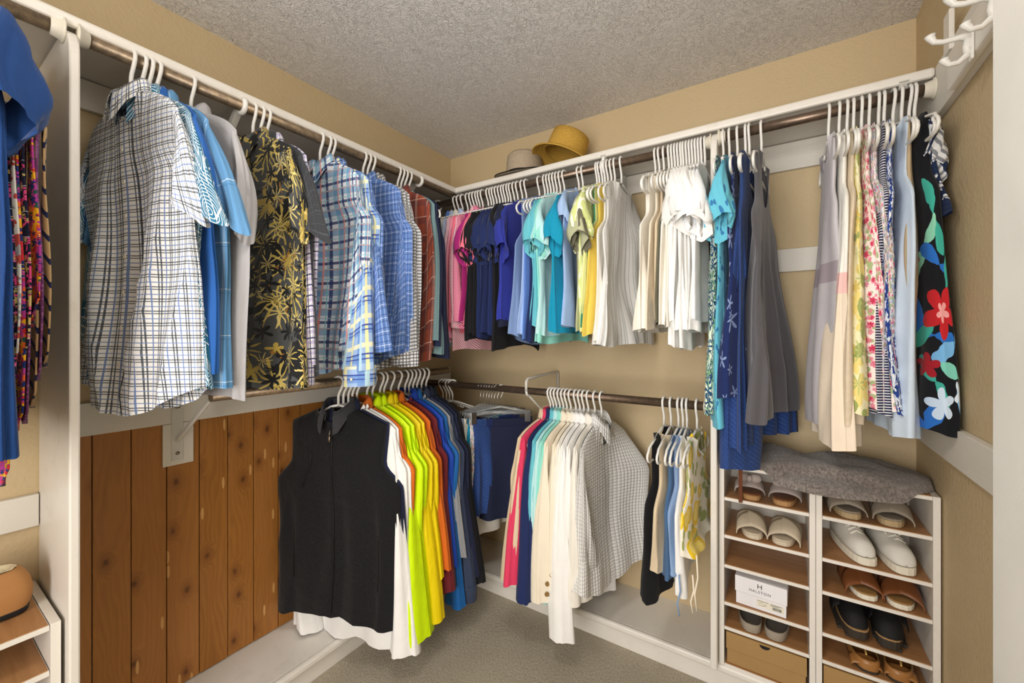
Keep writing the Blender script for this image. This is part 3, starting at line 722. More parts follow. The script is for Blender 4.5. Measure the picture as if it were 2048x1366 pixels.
# ---- upper left rod: men's shirts
men = dict(wallside=-1, slope=.40, Wt=.215, Wc=.27, Ww=.262, Wh=.265, L=.80, nh=.075, T=.012, Th=.024, amp=.014, k=22, tail=.06, neck='collar', nf=.06, hi=1, B=.14)
def LS(u, rot, label, f, kind='shirt', **k):
    sp = dict(men); sp.update(k)
    return garment(kind, 'shirt', (XRL, on_left(u), ZRL), R_(rot), label, F[f], sp, hme=HMM)
LS(262, 9, 'white short-sleeved shirt with fine black and blue checks, nearest the left partition', 'check_bw', sleeve='short', slen=.31, sout=.135, buttons=7, hi=2, L=.84, amp=.022, tail=.07, closed=1, Th=.035)
LS(284, 10, 'teal short-sleeved shirt with white wave pattern', 'teal_print', sleeve='short', slen=.31, sout=.17, L=.78, tail=.01)
LS(298, 9, 'plain royal blue short-sleeved shirt between teal and pale blue ones', 'royal', sleeve='short', slen=.25, sout=.10, L=.74, tail=.01)
LS(313, 12, 'sky blue short-sleeved shirt with thin white plaid lines', 'blue_plaid', sleeve='short', slen=.33, sout=.19, L=.78, tail=.01, Th=.04)
LS(382, 8, 'plain light grey short-sleeved shirt with a split side hem', 'grey_cloth', sleeve='short', slen=.33, sout=.07, L=.81, tail=.0)
LS(506, 2, 'charcoal short-sleeved shirt printed with gold palm fronds', 'gold_print', sleeve='short', slen=.30, sout=.10, L=.80, tail=.0, Th=.035, hi=2)
LS(521, 5, 'dark charcoal short-sleeved shirt with faint plaid', 'charcoal_plaid', sleeve='short', slen=.30, sout=.17, L=.76, tail=.0)
LS(534, 3, 'white long-sleeved shirt with purple and navy checks', 'purple_check', sleeve='long', slen=.66, sout=.06, L=.76, tail=.0, cuff=1)
LS(640, 3, 'long-sleeved shirt in blue, navy and salmon plaid', 'multi_plaid', sleeve='long', slen=.62, sout=.05, L=.78, Th=.045, hi=2, buttons=6)
LS(655, 5, 'long-sleeved shirt in pale blue and yellow plaid', 'yellow_plaid', sleeve='long', slen=.68, sout=.09, L=.76, cuff=1, ssway=-.045, cuffw=.13, sb=.04)
LS(664, 4, 'medium blue long-sleeved shirt with white and navy grid', 'blue_grid', sleeve='long', slen=.62, sout=.12, L=.76)
LS(726, 3, 'blue long-sleeved shirt with white windowpane grid, farther back', 'blue_grid', sleeve='long', slen=.62, sout=.05, L=.76, Th=.03)
LS(735, 4, 'black and white gingham long-sleeved shirt, left of the windowpane shirt sleeve', 'gingham', sleeve='long', slen=.62, sout=.05, L=.78, cuff=1)
LS(744, 3, 'black and white gingham long-sleeved shirt, the farther of two', 'gingham', sleeve='long', slen=.63, sout=.07, L=.78, cuff=1)
LS(795, 2, 'rust red plaid long-sleeved shirt with thin white lines', 'rust_plaid', sleeve='long', slen=.68, sout=.035, Wt=.195, Wc=.22, Ww=.215, Wh=.22, L=.76, Th=.03)
LS(802, 4, 'heathered grey-teal fleece sweater with dark hem', 'heather_teal', kind='sweater', Wt=.195, Wc=.215, Ww=.21, Wh=.22, sleeve='long', slen=.60, sout=.05, L=.72, tail=0, neck='band', Th=.035)
LS(809, 3, 'navy knit pullover directly behind the grey-teal sweater', 'navy_knit', kind='sweater', Wt=.195, Wc=.215, Ww=.21, Wh=.22, sleeve='long', slen=.62, sout=.045, L=.72, tail=0, neck='band', Th=.03)
LS(817, 3, 'dark navy pullover, farthest on the left rod', 'navy_deep', kind='sweater', Wt=.185, Wc=.21, Ww=.21, Wh=.225, sleeve='long', slen=.66, sout=.05, L=.74, tail=0, neck='band', Th=.03)

# ---- short left rod near the camera: polo and ties
fab('polo_blue', '#1c4079', wr=.8)
garment('polo_shirt', 'shirt', (XRL, .070, ZRL), R_(10), 'large royal blue polo shirt at the left edge of the frame', fab('polo_blue', ''), dict(men, Wt=.27, slope=.1, Wc=.30, Ww=.29, Wh=.28, m0x=.10, m0z=-.015, sleeve='short', slen=.19, sout=.09, L=.86, sb=.05, sb0=.03, Th=.035, hi=1, tail=0, amp=.02, swav=2.6))
garment('polo_shirt', 'shirt', (XRL, .075, ZRL), R_(3), 'darker navy polo shirt behind the royal blue one at left edge', F['navy'], dict(men, sleeve='short', slen=.36, sout=.10, L=.88, sb=.03, Th=.03, tail=0))
def tie(x, y, ztop, Lt, wd, label, mat, rz):
    m = MB(); V = []; U = []; n = 16
    rows = []
    for lay in (0, 1):
        for j in range(n+1):
            t = j/n; z = ztop - Lt*t*(1 if lay == 0 else .86)
            wj = wd*(.55+.45*t); 
            if j == n: wj = .002
            elif j == n-1: z = ztop-Lt*(1 if lay == 0 else .86)+wd*.55
            for q, s_ in enumerate((-1, -.5, 0, .5, 1)):
                V.append((s_*wj/2, (.009 if lay else -.009)+.004*math.sin(6*t+q), z)); U.append((s_*wj/2+.1, z))
    Fc = []
    for lay in (0, 1):
        b = lay*(n+1)*5
        for j in range(n):
            for q in range(4): Fc.append([b+j*5+q, b+j*5+q+1, b+(j+1)*5+q+1, b+(j+1)*5+q])
    for q in range(4): Fc.append([q, q+1, (n+1)*5+q+1, (n+1)*5+q])
    me = mesh('necktie', V, Fc, mat, U)
    o = link('necktie', me, None, (x, y, 0), (0, 0, rz)); tag(o, label, 'tie')
    so = o.modifiers.new('thick', 'SOLIDIFY'); so.thickness = .003
fab('tie_tan', '#b99a6c', [st('d', .034, .009, 0, '#1b2244', 1)]); fab('tie_purple', '#6a3566', [('motif', 120, 4, .3, 1, 1, '#8d5a86', 1, 1, 0)])
fab('tie_multi', '#27594f', [('motif', 22, 4, .62, .5, 1, '#e8662a', 1, 1, .02), ('motif', 26, 3, .5, .4, 1, '#e9b021', 1, 4, .02), ('motif', 30, 5, .42, .3, 1, '#b43a93', 1, 7, .02), ('motif', 36, 5, .3, .3, 1, '#1d2f6e', 1, 9, .01), ('blotch', 30, .62, '#c92b35', 1, 3)])
fab('tie_navy', '#141730', [('motif', 26, 5, .40, .06, 3, '#d8447f', 1, 3, .04), ('motif', 30, 7, .25, .3, 2, '#c7b16c', 1, 8, .02), st('y', .05, .0015, 0, '#c9c9d4', .6)])
fab('tie_cream', '#d9d4c8', [('blotch', 30, .55, '#9a9a9a', 1, 3), ('motif', 26, 4, .3, .3, 1, '#b2483f', 1, 2, .02)]); fab('tie_red', '#8c2030', [('blotch', 26, .55, '#2c3a78', 1, 2)])
ZT = H+.44
tbar = empty('tie_rack', (-1.365, .178, ZT), 'slim tie bar hidden behind the blue polo shirt', 'rack', None, R_(8))
m = MB().tube([(-.10, 0, 0), (.10, 0, 0)], .004, 8); m.tube([(-.02, 0, 0), (-.02, 0, .10), (-.06, 0, .22), (-.095, 0, .262), (-.096, 0, .296), (-.075, 0, .297)], .003, 6)
m.obj('bar', M_screw, tbar, True)
for (x, y, Lt, wd, lb, f, rz) in (
    (-1.325, .188, .60, .060, 'tan necktie with navy diagonal stripes, nearest the left partition', 'tie_tan', 4),
    (-1.312, .176, .63, .050, 'plum purple necktie beside the tan striped one', 'tie_purple', 4),
    (-1.300, .166, .50, .100, 'necktie covered in orange, yellow and green shapes', 'tie_multi', 4),
    (-1.275, .150, .60, .100, 'navy necktie with small pink and gold figures', 'tie_navy', 4),
    (-1.255, .137, .60, .070, 'cream necktie with grey and red marks', 'tie_cream', 4),
    (-1.275, .128, .56, .060, 'tan and navy striped necktie farthest left', 'tie_tan', 10),
    (-1.268, .142, .74, .070, 'dark necktie with multicoloured tip hanging lowest', 'tie_multi', 10)):
    tie(x, y, ZT+.004, Lt, wd, lb, F[f], R_(rz))

# ---- lower left rod: vests and jackets
jk = dict(wallside=-1, slope=.40, Wt=.215, Wc=.275, Ww=.27, Wh=.27, L=.74, nh=.075, T=.016, Th=.035, amp=.014, k=18, hi=1, neck='collar', nf=.05, B=.14)
def LL(u, rot, label, f, kind='jacket', cat='jacket', **k):
    sp = dict(jk); sp.update(k)
    return garment(kind, cat, (XLL, on_left(u, XLL), ZLL), R_(rot), label, F[f], sp, hme=HMM)
v1 = LL(677, 20, 'large black fleece zip vest hanging in front of the jackets', 'fleece', 'vest', 'vest', slope=.42, nt=.04, Wt=.205, Wc=.268, Ww=.26, Wh=.262, L=.80, hi=2, Th=.05, T=.03, tail=-.02, arm=.27, swx=.0)
LL(687, 18, 'dark navy fleece vest just behind the black one', 'navy_deep', 'vest', 'vest', Wt=.205, Wc=.268, Wh=.262, L=.79, Th=.02, arm=.27, amp=.006)
LL(697, 16, 'white sweatshirt with long sleeve reaching toward the carpet', 'white', 'sweatshirt', 'sweatshirt', sleeve='long', slen=.83, sout=.125, L=.82, neck='band', sb=.045, cuffw=.13, amp=.008, Th=.02, Wh=.25, Wc=.26)
LL(705, 15, 'second white sweatshirt, its hem showing below the black vest', 'white', 'sweatshirt', 'sweatshirt', sleeve='long', slen=.66, sout=.05, L=.92, neck='band', Wh=.28)
LL(714, 13, 'bright orange running jacket between white and neon ones', 'orange', sleeve='long', slen=.50, sout=.05, L=.66)
LL(734, 10, 'neon yellow-green rain jacket', 'neon', sleeve='long', slen=.80, sout=.12, L=.78, sb=.060, sb0=.025, cuffw=.12, Th=.05)
LL(745, 9, 'second neon jacket right behind the first neon one', 'neon', sleeve='long', slen=.66, sout=.08, L=.76, sb=.03)
LL(760, 8, 'bright yellow jacket with thin black piping', 'yellow_jkt', sleeve='long', slen=.77, sout=.13, L=.76, sb=.045, cuffw=.13)
LL(768, 8, 'second yellow jacket, mostly hidden behind the piped one', 'yellow_jkt', sleeve='long', slen=.62, sout=.11, L=.74)
LL(782, 7, 'burnt orange sweatshirt between yellow and maroon jackets', 'orange', sleeve='long', slen=.60, sout=.12, L=.68)
LL(797, 6, 'maroon heathered sweater beside the yellow jackets', 'maroon', 'sweater', 'sweater', sleeve='long', slen=.70, sout=.12, L=.70, neck='band', sb=.03)
LL(810, 5, 'royal blue jacket with bright shoulder', 'royal_jkt', sleeve='long', slen=.62, sout=.10, L=.72)
LL(818, 6, 'azure blue jacket sleeve hanging lowest of the blues', 'blue_jkt', sleeve='long', slen=.80, sout=.12, L=.72, sb=.03)
LL(826, 5, 'ash grey sweatshirt behind the blue jackets', 'ash', 'sweatshirt', 'sweatshirt', sleeve='long', slen=.60, sout=.11, L=.68, neck='band')
LL(834, 4, 'slate navy overshirt with stitched cuff', 'slate', sleeve='long', slen=.74, sout=.14, L=.70, sb=.032, cuff=1)
LL(843, 3, 'dark navy jacket behind the slate overshirt', 'navy_deep', sleeve='long', slen=.70, sout=.14, L=.70)
LL(852, 1, 'black jacket, farthest on the lower left rod', 'black', sleeve='long', slen=.74, sout=.15, L=.70, sb=.03)
# zip, pockets and armhole piping of the black vest
_b = [c for c in v1.children if c.name.startswith('body')][0].data; _n1 = 97
def vstrip(name, c0, j0, j1, w_, mt, off=-.003):
    m = MB(); m.grid([[_b.vertices[j*_n1+c0+q].co+Vector((0, off, 0)) for q in range(w_+1)] for j in range(j0, j1+1)])
    link(name, mesh(name, m.V, m.F, mt, [(q*.01, -j*.01) for j in range(j0, j1+1) for q in range(w_+1)]), v1)
M_zip = plain('black_zip', '#0c0c0d', .35, .5); m = MB().tube([_b.vertices[j*_n1+72].co+Vector((0, -.003, 0)) for j in range(2, 52)], .0028, 6, flat=.6); m.obj('zip', M_zip, v1, True)
MB().tube([_b.vertices[j*_n1+61].co+Vector((0, -.002, 0)) for j in range(30, 44)], .002, 6).obj('pocket_zip', M_zip, v1, True); MB().tube([_b.vertices[j*_n1+83].co+Vector((0, -.002, 0)) for j in range(30, 44)], .002, 6).obj('pocket_zip', M_zip, v1, True); MB().tube([_b.vertices[j*_n1+66].co+Vector((0, -.002, 0)) for j in range(12, 22)], .002, 6).obj('pocket_zip', M_zip, v1, True)
[c for c in v1.children if c.name.startswith('collar')][0].data.materials[0] = fab('fleece_grey', '#3a3a3d', [('heather', 260, '#2c2c2f', .6)], wr=.6)
# zip pull
m = MB(); m.tube([(.0, -.052, NZ-.075), (.0, -.056, NZ-.10)], .002, 6); m.box((-.004, -.058, NZ-.118), (.004, -.054, NZ-.098))
m.obj('zip_pull', M_screw, v1, True)

# ---- empty hangers in the corner
for i, (u, rz) in enumerate(((886, 215), (893, 205), (899, 222), (905, 212))):
    hanger((on_back(u, YLB), YLB, ZLB+.0), R_(rz), ('leftmost', 'second', 'third', 'rightmost')[i]+' of the four empty white hangers in the lower corner', 'empty hangers on the lower rod')
for i, (u, rz) in enumerate(((861, 60), (866, 64), (871, 60), (877, 66))):
    hanger((on_back(u), YRB, ZRB-.004), R_(rz), ('first', 'second', 'third', 'fourth')[i]+' of the four white hangers in the upper corner, from the left', 'hangers in the upper corner')

# ---- upper back rod
wo = dict(flip=PI, Wt=.185, Wc=.205, Ww=.195, Wh=.205, L=.58, nh=.085, T=.008, Th=.013, amp=.010, k=24, nf=.09, nb=.03, arm=.19, B=.22, sb=.022, sb0=.012)
def BU(u, hem, label, f, kind='top', cat='top', rot=0, hme=None, group=None, **k):
    sp = dict(wo); sp.update(k)
    x = on_back(u); z = hz(u-25, hem, 'y', YRB-.20)
    sp['L'] = max(.3, (ZRB-H) + NZ - z)
    return garment(kind, cat, (x, YRB, ZRB-.004), PI/2+R_(rot), label, F[f], sp, group, hme=hme or (HMN if sp.get('sleeve') else HMW), hgroup=('hangers of '+group) if group else None)
ls = dict(sleeve='long', slen=.50, sout=.04, Wt=.19, neck='collar', nh=.07, nf=.05, sb=.02, ssway=0)
ss = dict(sleeve='short', slen=.17, sout=.07, neck='band', nh=.075, nf=.06, sb=.030, swav=1.6)
cp = dict(sleeve='cap', neck='band', nh=.08, nf=.07)
BU(911, 668, 'cornflower blue long-sleeved blouse in the far corner', 'cornflower', 'blouse', 'blouse', **ls)
BU(918, 672, 'blue and white mini gingham blouse in the corner', 'gingham_blue', 'blouse', 'blouse', **ls)
BU(926, 680, 'off-white long-sleeved blouse left of the pale pink ones', 'ivory', 'blouse', 'blouse', **ls)
BU(936, 690, 'pale grey-blue blouse behind the pale pink top', 'gingham_blue', 'blouse', 'blouse', **dict(ls))
BU(943, 683, 'pale pink long top, left of the coral pink one', 'pale_pink', **dict(ls, neck='band', Th=.03))
BU(949, 676, 'second pale pink top next to the coral one', 'pink', **dict(ls, neck='band'))
BU(955, 662, 'coral pink long-sleeved top', 'coral', **dict(ls, neck='band', Th=.02))
BU(960, 700, 'pink and white striped shirt with buttoned striped cuff', 'stripe_pink', 'shirt', 'shirt', **dict(ls, cuff=1, slen=.47))
BU(966, 672, 'magenta and white diagonally striped shirt', 'stripe_mag', 'shirt', 'shirt', rot=-2, bendf=.04, **dict(ls, Th=.03, tail=.05))
BU(977, 640, 'magenta short-sleeved top beside the striped shirts', 'magenta', **ss)
BU(983, 650, 'salmon pink short-sleeved top beside black shirts', 'coral', **ss)
BU(988, 678, 'black short-sleeved shirt next to the pink tops', 'black', 'shirt', 'shirt', **ss)
BU(994, 680, 'black short-sleeved shirt with white buttons', 'black', 'shirt', 'shirt', rot=-2, bendf=.03, buttons=7, **dict(ss, Th=.03, tail=.04))
BU(1000, 672, 'black knit top right of the buttoned black shirt', 'black', **ss)
for i, u in enumerate((1006, 1011, 1017, 1022)):
    BU(u, 676-5*i, ('first', 'second', 'third', 'fourth')[i]+' navy short-sleeved top counted rightwards from the black knit top', 'navy', group='navy short-sleeved tops', **dict(ss, slen=.17+.01*(i % 2)))
BU(1029, 668, 'deep navy short-sleeved top with rolled sleeve next to cobalt top', 'navy', **dict(ss, Th=.02))
BU(1036, 690, 'black top with the lowest pointed hem under navy tops', 'black', **dict(cp, tail=-.03))
BU(1045, 650, 'navy cap-sleeved top just left of the cobalt one', 'navy_deep', **cp)
BU(1053, 638, 'cobalt blue short-sleeved top', 'cobalt', rot=-2, bendf=.05, **dict(ss, Th=.025, hi=1))
tk = dict(sleeve=None, Wt=.125, Wc=.20, Ww=.20, Wh=.215, nh=.085, nf=.12, nb=.07, arm=.20)
BU(1079, 688, 'chambray blue sleeveless shirt with curved hem', 'chambray', rot=-2, bendf=.03, **dict(tk, Wt=.15, tail=.05, Th=.03))
BU(1090, 668, 'light blue sleeveless top beside the chambray shirt', 'light_blue', **tk)
BU(1096, 676, 'periwinkle sleeveless top between blue and aqua', 'cornflower', **tk)
BU(1102, 682, 'navy sleeveless top behind the aqua tees', 'navy', **tk)
BU(1108, 650, 'bright aqua short-sleeved tee', 'aqua', **dict(ss, Th=.03))
BU(1114, 640, 'second aqua tee, right behind the first', 'aqua', **ss)
BU(1121, 684, 'mint green short-sleeved tee with long hem', 'mint', rot=-2, bendf=.04, **dict(ss, Th=.03))
BU(1129, 668, 'pale aqua short-sleeved tee', 'aqua_pale', rot=-6, **dict(ss, Th=.03))
BU(1158, 662, 'bright turquoise short-sleeved tee', 'turq', rot=-6, **dict(ss, Th=.03, hi=1))
BU(1166, 650, 'pale blue cap-sleeved top behind the turquoise tee', 'light_blue', **cp)
BU(1194, 655, 'dark olive short-sleeved top', 'olive', **dict(ss))
BU(1199, 660, 'sage green short-sleeved top', 'sage', rot=-4, **dict(ss, Th=.02))
BU(1205, 660, 'lime and white patterned ruffle-sleeved top', 'lime', rot=-4, **dict(ss, sleeve='flutter', Th=.02))
BU(1210, 650, 'green sleeveless top behind the lime patterned one', 'green', **tk)
BU(1216, 664, 'pale lime sleeveless top', 'pale_lime', rot=-5, **tk)
BU(1223, 668, 'lemon yellow sleeveless top', 'yellow', rot=-5, **tk)
BU(1230, 680, 'white sleeveless top behind the striped gauze blouse', 'ivory', **tk)
BU(1243, 690, 'sheer white gauze blouse with thin grey stripes', 'gauze', 'blouse', 'blouse', rot=-2, bendf=.07, **dict(tk, Wt=.16, Wc=.20, Wh=.24, Th=.045, amp=.018, nf=.03, hi=1))
BU(1311, 658, 'ivory sleeveless top at the left end of the whites', 'ivory', rot=-1, bendf=.05, **dict(tk, Wh=.22, Th=.035, hi=1))
BU(1319, 660, 'ivory tank top, second of the whites', 'ivory', rot=-5, **tk)
BU(1328, 655, 'cream tank top among the whites', 'cream', **tk)
BU(1338, 640, 'beige tank top among the whites', 'tan', **tk)
BU(1344, 645, 'taupe brown sleeveless top among the whites', 'olive', **tk)
for i, u in enumerate((1350, 1356, 1362)):
    BU(u, 650, ('first', 'second', 'third')[i]+' off-white sleeveless top right of the taupe brown one', 'ivory', group='off-white sleeveless tops', **tk)
for i, u in enumerate((1367, 1373, 1379, 1385, 1391)):
    BU(u, (640, 690, 655, 696, 640)[i], ('first', 'second', 'third', 'fourth', 'fifth')[i]+' white ruffle-sleeved top counted rightwards from the off-white sleeveless ones', 'white', group='white ruffle-sleeved tops', **dict(ss, sleeve='flutter', sb=.03, Th=.02))
for i, u in enumerate((1397, 1403)):
    BU(u, 660, ('farther', 'nearer')[i]+' plain white tee between the ruffled whites and the cool white tee', 'white', group='white tees by the partition', **dict(ss, Th=.02))
BU(1410, 638, 'cool white short-sleeved tee nearest the partition', 'white_cool', **dict(ss, Th=.02, slen=.15))

# ---- right part of the upper back rod: dresses
dr = dict(bg=.85, flip=PI, Wt=.15, Wc=.19, Ww=.17, Wh=.25, L=.9, nh=.09, T=.010, Th=.04, amp=.014, k=20, nf=.14, nb=.09, arm=.21, B=.2, sleeve=None, hi=1)
def BR(u, hem, label, f, kind='dress', rot=0, hme=None, du=0, **k):
    sp = dict(dr); sp.update(k)
    x = on_back(u); z = hz(u+du, hem, 'y', YRB-.20)
    sp['L'] = (ZRB-H) + NZ - z
    return garment(kind, 'dress' if kind == 'dress' else 'top', (x, YRB, ZRB+.004), PI/2+R_(rot), label, F[f], sp, hme=hme or (HMN if sp.get('sleeve') else HMW))
BR(1447, 835, 'dress printed with dark green and blue palm leaves, next to the partition', 'leaf_print', rot=-3, Wh=.19, Th=.025)
BR(1459, 862, 'aqua short-sleeved dress with small dark sailboats', 'aqua_boat', rot=-2, sleeve='short', slen=.19, sout=.07, sb=.035, swav=2, Wh=.19, Th=.03, Wt=.17, nf=.07)
BR(1475, 800, 'navy sleeveless dress with pale starfish', 'starfish', rot=-2, Wh=.21, Wc=.20, Th=.04, B=.1, bendf=.03, swx=-.02)
BR(1491, 955, 'long royal blue slub-cotton dress with tiered hem', 'blue_slub', rot=-1, Wh=.17, Wc=.17, Th=.045, L=1.0, bendn=.035, Wt=.13)
BR(1499, 905, 'second blue slub dress with pleated skirt behind the first', 'blue_slub', rot=-6, Wh=.22, Th=.04, B=.35, fn=14, bendf=.10)
BR(1523, 850, 'plain charcoal grey sleeveless dress', 'charcoal', rot=-5, Wt=.125, Ww=.15, Wh=.21, Th=.045, hi=2, nf=.18, nb=.12, bendf=.10)
BR(1657, 880, 'pale lilac-grey sleeveless dress with darker waistband', 'lilac_grey', rot=3, Wh=.16, Wc=.15, Th=.035, Wt=.11, swx=.05)
BR(1678, 905, 'cream and white sleeveless dress with pink belt', 'cream_belt', rot=1, Wh=.19, Th=.045, hi=2, Wt=.12, nf=.18)
BR(1694, 858, 'beige linen sleeveless dress beside the pink-belted one', 'beige_linen', rot=0, Wh=.18, Th=.035, Wt=.12)
BR(1707, 832, 'pale yellow dress with large yellow flowers and green leaves', 'yellow_floral', rot=-3, Wh=.17, Th=.035, hi=2, Wc=.165, Wt=.12, bendn=-.02)
BR(1723, 822, 'white dress covered with red and pink roses', 'rose_print', rot=-2, Wh=.17, Th=.04, hi=2, Wc=.165, Wt=.12, bendn=-.05)
BR(1738, 826, 'dress with small pink and blue flowers, right of the rose dress', 'rose_print2', rot=-2, Wh=.17, Th=.02, Wt=.12, bendn=-.035)
BR(1757, 838, 'navy and white fine-striped sleeveless dress', 'navy_stripe', rot=-3, Wh=.17, Th=.025, Wt=.12)
BR(1768, 836, 'navy and white tie-dye dress beside the striped one', 'tie_dye', rot=-3, Wh=.165, Th=.02, Wt=.12)
BR(1786, 882, 'plain pale blue sleeveless dress', 'pale_blue', rot=5, Wh=.18, Th=.035, hi=2, Wt=.12, Wc=.165)
BR(1803, 800, 'tan sleeveless dress between pale blue and black tropical ones', 'tan2', rot=-3, Wh=.15, Th=.012, Wt=.12, Wc=.15)
BR(1818, 868, 'black dress with red tropical flowers and teal leaves', 'tropical', rot=6, Wh=.195, Th=.035, hi=2, Wt=.12, Wc=.165, Ww=.16, T=.018, nf=.20, B=.12, amp=.006, bendn=-.03)
BR(1829, 430, 'zebra and navy striped ruffled top nearest the right wall', 'zebra', 'top', rot=2, sleeve='flutter', Wh=.10, Wc=.11, Wt=.10, Th=.02, slen=.12, sout=.03, sb=.012, swav=1.2, arm=.14, bg=.3, bendn=-.03)

# ---- lower back rod
bz = dict(flip=PI, slope=.38, Wt=.20, Wc=.215, Ww=.205, Wh=.22, L=.70, nh=.07, T=.012, Th=.025, amp=.012, k=18, nf=.10, neck='collar', sleeve='long', slen=.60, sout=.06, cuffw=.12, sb=.028, ssway=-.004, vneck=1, B=.16, hi=1)
def BL_(u, hem, label, f, kind='blazer', cat='jacket', rot=0, plane=.22, group=None, **k):
    sp = dict(bz); sp.update(k)
    x = on_back(u, YLB); z = hz(u-50, hem, 'y', YLB-plane); Ls = (ZLB-H) + NZ - z
    if sp['sleeve'] == 'long': sp['slen'] = Ls-.035; sp['L'] = k.get('L', Ls-.0)
    else: sp['L'] = Ls
    return garment(kind, cat, (x, YLB, ZLB), PI/2+R_(rot), label, F[f], sp, group, hme=HMB if sp.get('sleeve') else HMW)
BL_(1101, 1145, 'tan blazer at the left end of the light jackets', 'tan', rot=-14, sout=.10, sb=.035, bendn=.03)
BL_(1107, 1150, 'hot pink blazer between tan and navy ones', 'pink_hot', rot=-14, sout=.115, bendn=.02)
BL_(1113, 1182, 'navy blazer with rolled cuff behind the pink one', 'navy', rot=-9, sout=.08, sb=.045, cuffw=.10)
BL_(1120, 1140, 'bright aqua cardigan beside the navy blazer', 'aqua', 'cardigan', 'cardigan', rot=-8, sout=.045)
BL_(1127, 1150, 'pale aqua cardigan beside the bright aqua one', 'aqua_pale', 'cardigan', 'cardigan', rot=-7, sout=.04)
BL_(1134, 1190, 'mint green cardigan showing below the cream blazer', 'mint', 'cardigan', 'cardigan', rot=-7, sout=.035)
b1 = BL_(1142, 1188, 'cream blazer with four brown cuff buttons', 'cream', rot=-7, sout=.065, sb=.045, cuffw=.12)
BL_(1152, 1165, 'second cream jacket with turned-up cuff', 'cream', rot=-3, sout=.04)
BL_(1160, 1180, 'ivory shirt between cream jacket and white shirts', 'ivory', 'shirt', 'shirt', rot=-3, sout=.03)
BL_(1168, 1262, 'long white cotton shirt with lowest hanging cuff', 'white', 'shirt', 'shirt', rot=-3, L=.70, sb=.045, cuffw=.10, sout=.055)
BL_(1177, 1175, 'white shirt right behind the long white one', 'white', 'shirt', 'shirt', rot=-2, sout=.03)
BL_(1190, 1195, 'white zip jacket next to the quilted one', 'ivory', rot=-2, sout=.03, Th=.04)
BL_(1203, 1150, 'white quilted jacket with curved hem', 'quilt', rot=-2, Th=.05, hi=2, tail=.05, sout=.02, Wh=.235, Wc=.225, L=.66, amp=.008, bendf=.13)
# cuff buttons of the cream blazer
for k in range(4):
    ch = [c for c in b1.children if c.name.startswith('sleeve')][0]
    me = ch.data; n1 = 21; row = len(me.vertices)//n1
    cand = [v.co for v in me.vertices if abs(v.co.z-(-.70+.028*k+.02)) < .03]
    tgt = min(me.vertices, key=lambda v: (v.co.z-(min(q.co.z for q in me.vertices)+.045+.026*k))**2*4+(v.co.x+.24)**2+(v.co.y+.05)**2).co
    link('button', btnb, ch, (tgt.x-.002, tgt.y-.002, tgt.z), (0, 0, -.8))
vs = dict(flip=PI, Wt=.135, Wc=.20, Ww=.19, Wh=.195, nh=.075, nf=.16, nb=.03, neck=None, sleeve=None, arm=.22, vneck=1, Th=.025, T=.012)
BL_(1328, 1210, 'black sleeveless waistcoat left of the beige one', 'black', 'waistcoat', 'vest', rot=-4, **dict(vs, Th=.035, bendf=.04))
BL_(1342, 1150, 'beige sleeveless waistcoat between black and denim ones', 'tan', 'waistcoat', 'vest', rot=-2, **dict(vs, Wt=.15))
BL_(1357, 1160, 'blue denim sleeveless waistcoat', 'denim', 'waistcoat', 'vest', rot=-2, **vs)
BL_(1366, 1150, 'pale denim sleeveless top beside the darker denim one', 'denim_light', 'top', 'top', rot=-2, **dict(vs, Wt=.12))
BL_(1374, 1195, 'white sleeveless top with hanging drawstrings', 'white', 'top', 'top', rot=0, **dict(vs, Wt=.12))
BL_(1394, 1120, 'cream sleeveless blouse printed with yellow lemons', 'lemon', 'blouse', 'blouse', rot=-4, **dict(vs, Th=.04, hi=2, neck='band', nf=.08, Wh=.21))
# drawstrings
def cordstr(px, y0, y1, col, lb):
    x = on_back(px, YLB-.2); m = MB(); z0 = hz(px, y0, 'y', YLB-.2)+H; z1 = hz(px, y1, 'y', YLB-.2)+H
    m.tube([(x, YLB-.2, z0), (x+.004, YLB-.2, z0*.6+z1*.4), (x-.005, YLB-.203, z0*.3+z1*.7), (x+.001, YLB-.2, z1)], .0028, 6)
    tag(m.obj('drawstring', col, None, True), lb, 'cord')
cordstr(1358, 1150, 1232, F['denim_light'], 'pale blue drawstring hanging below the waistcoats')
cordstr(1385, 1150, 1226, F['cream'], 'thin cream drawstring hanging below the white top')
cordstr(1393, 1110, 1222, F['cream'], 'cream tie string hanging below the lemon blouse')

# clip hangers with shorts and skirts
M_clear = NT('clear_plastic'); M_clear.b.inputs['Transmission Weight'].default_value = .85; M_clear = M_clear.fin((.9, .93, .94, 1), .12, .5)
M_chrome = plain('bright_steel', '#c9cbcc', .2, .6, .95)
def clip_mesh():
    a = MB(); a.tube([(-.018, 0, 0), (-.017, 0, .010), (0, 0, .0195), (.016, 0, .012), (.018, 0, -.002), (.008, 0, -.022), (0, 0, -.04), (0, 0, -.088)], .0016, 8)
    b = MB(); b.tube([(-.15, 0, -.112), (-.06, 0, -.10), (0, 0, -.088), (.06, 0, -.10), (.15, 0, -.112)], .005, 8); b.box((-.15, -.003, -.125), (.15, .003, -.108))
    c = MB()
    for x in (0,):
        c.box((x-.014, -.009, -.16), (x+.014, -.006, -.105)); c.box((x-.014, .006, -.16), (x+.014, .009, -.105)); c.tube([(x-.013, 0, -.13), (x+.013, 0, -.13)], .005, 8)
    return a.me('wire_hook', M_chrome, True), b.me('clear_bar', M_clear, True), c.me('clip', M_chrome)
CA, CB, CCc = clip_mesh()
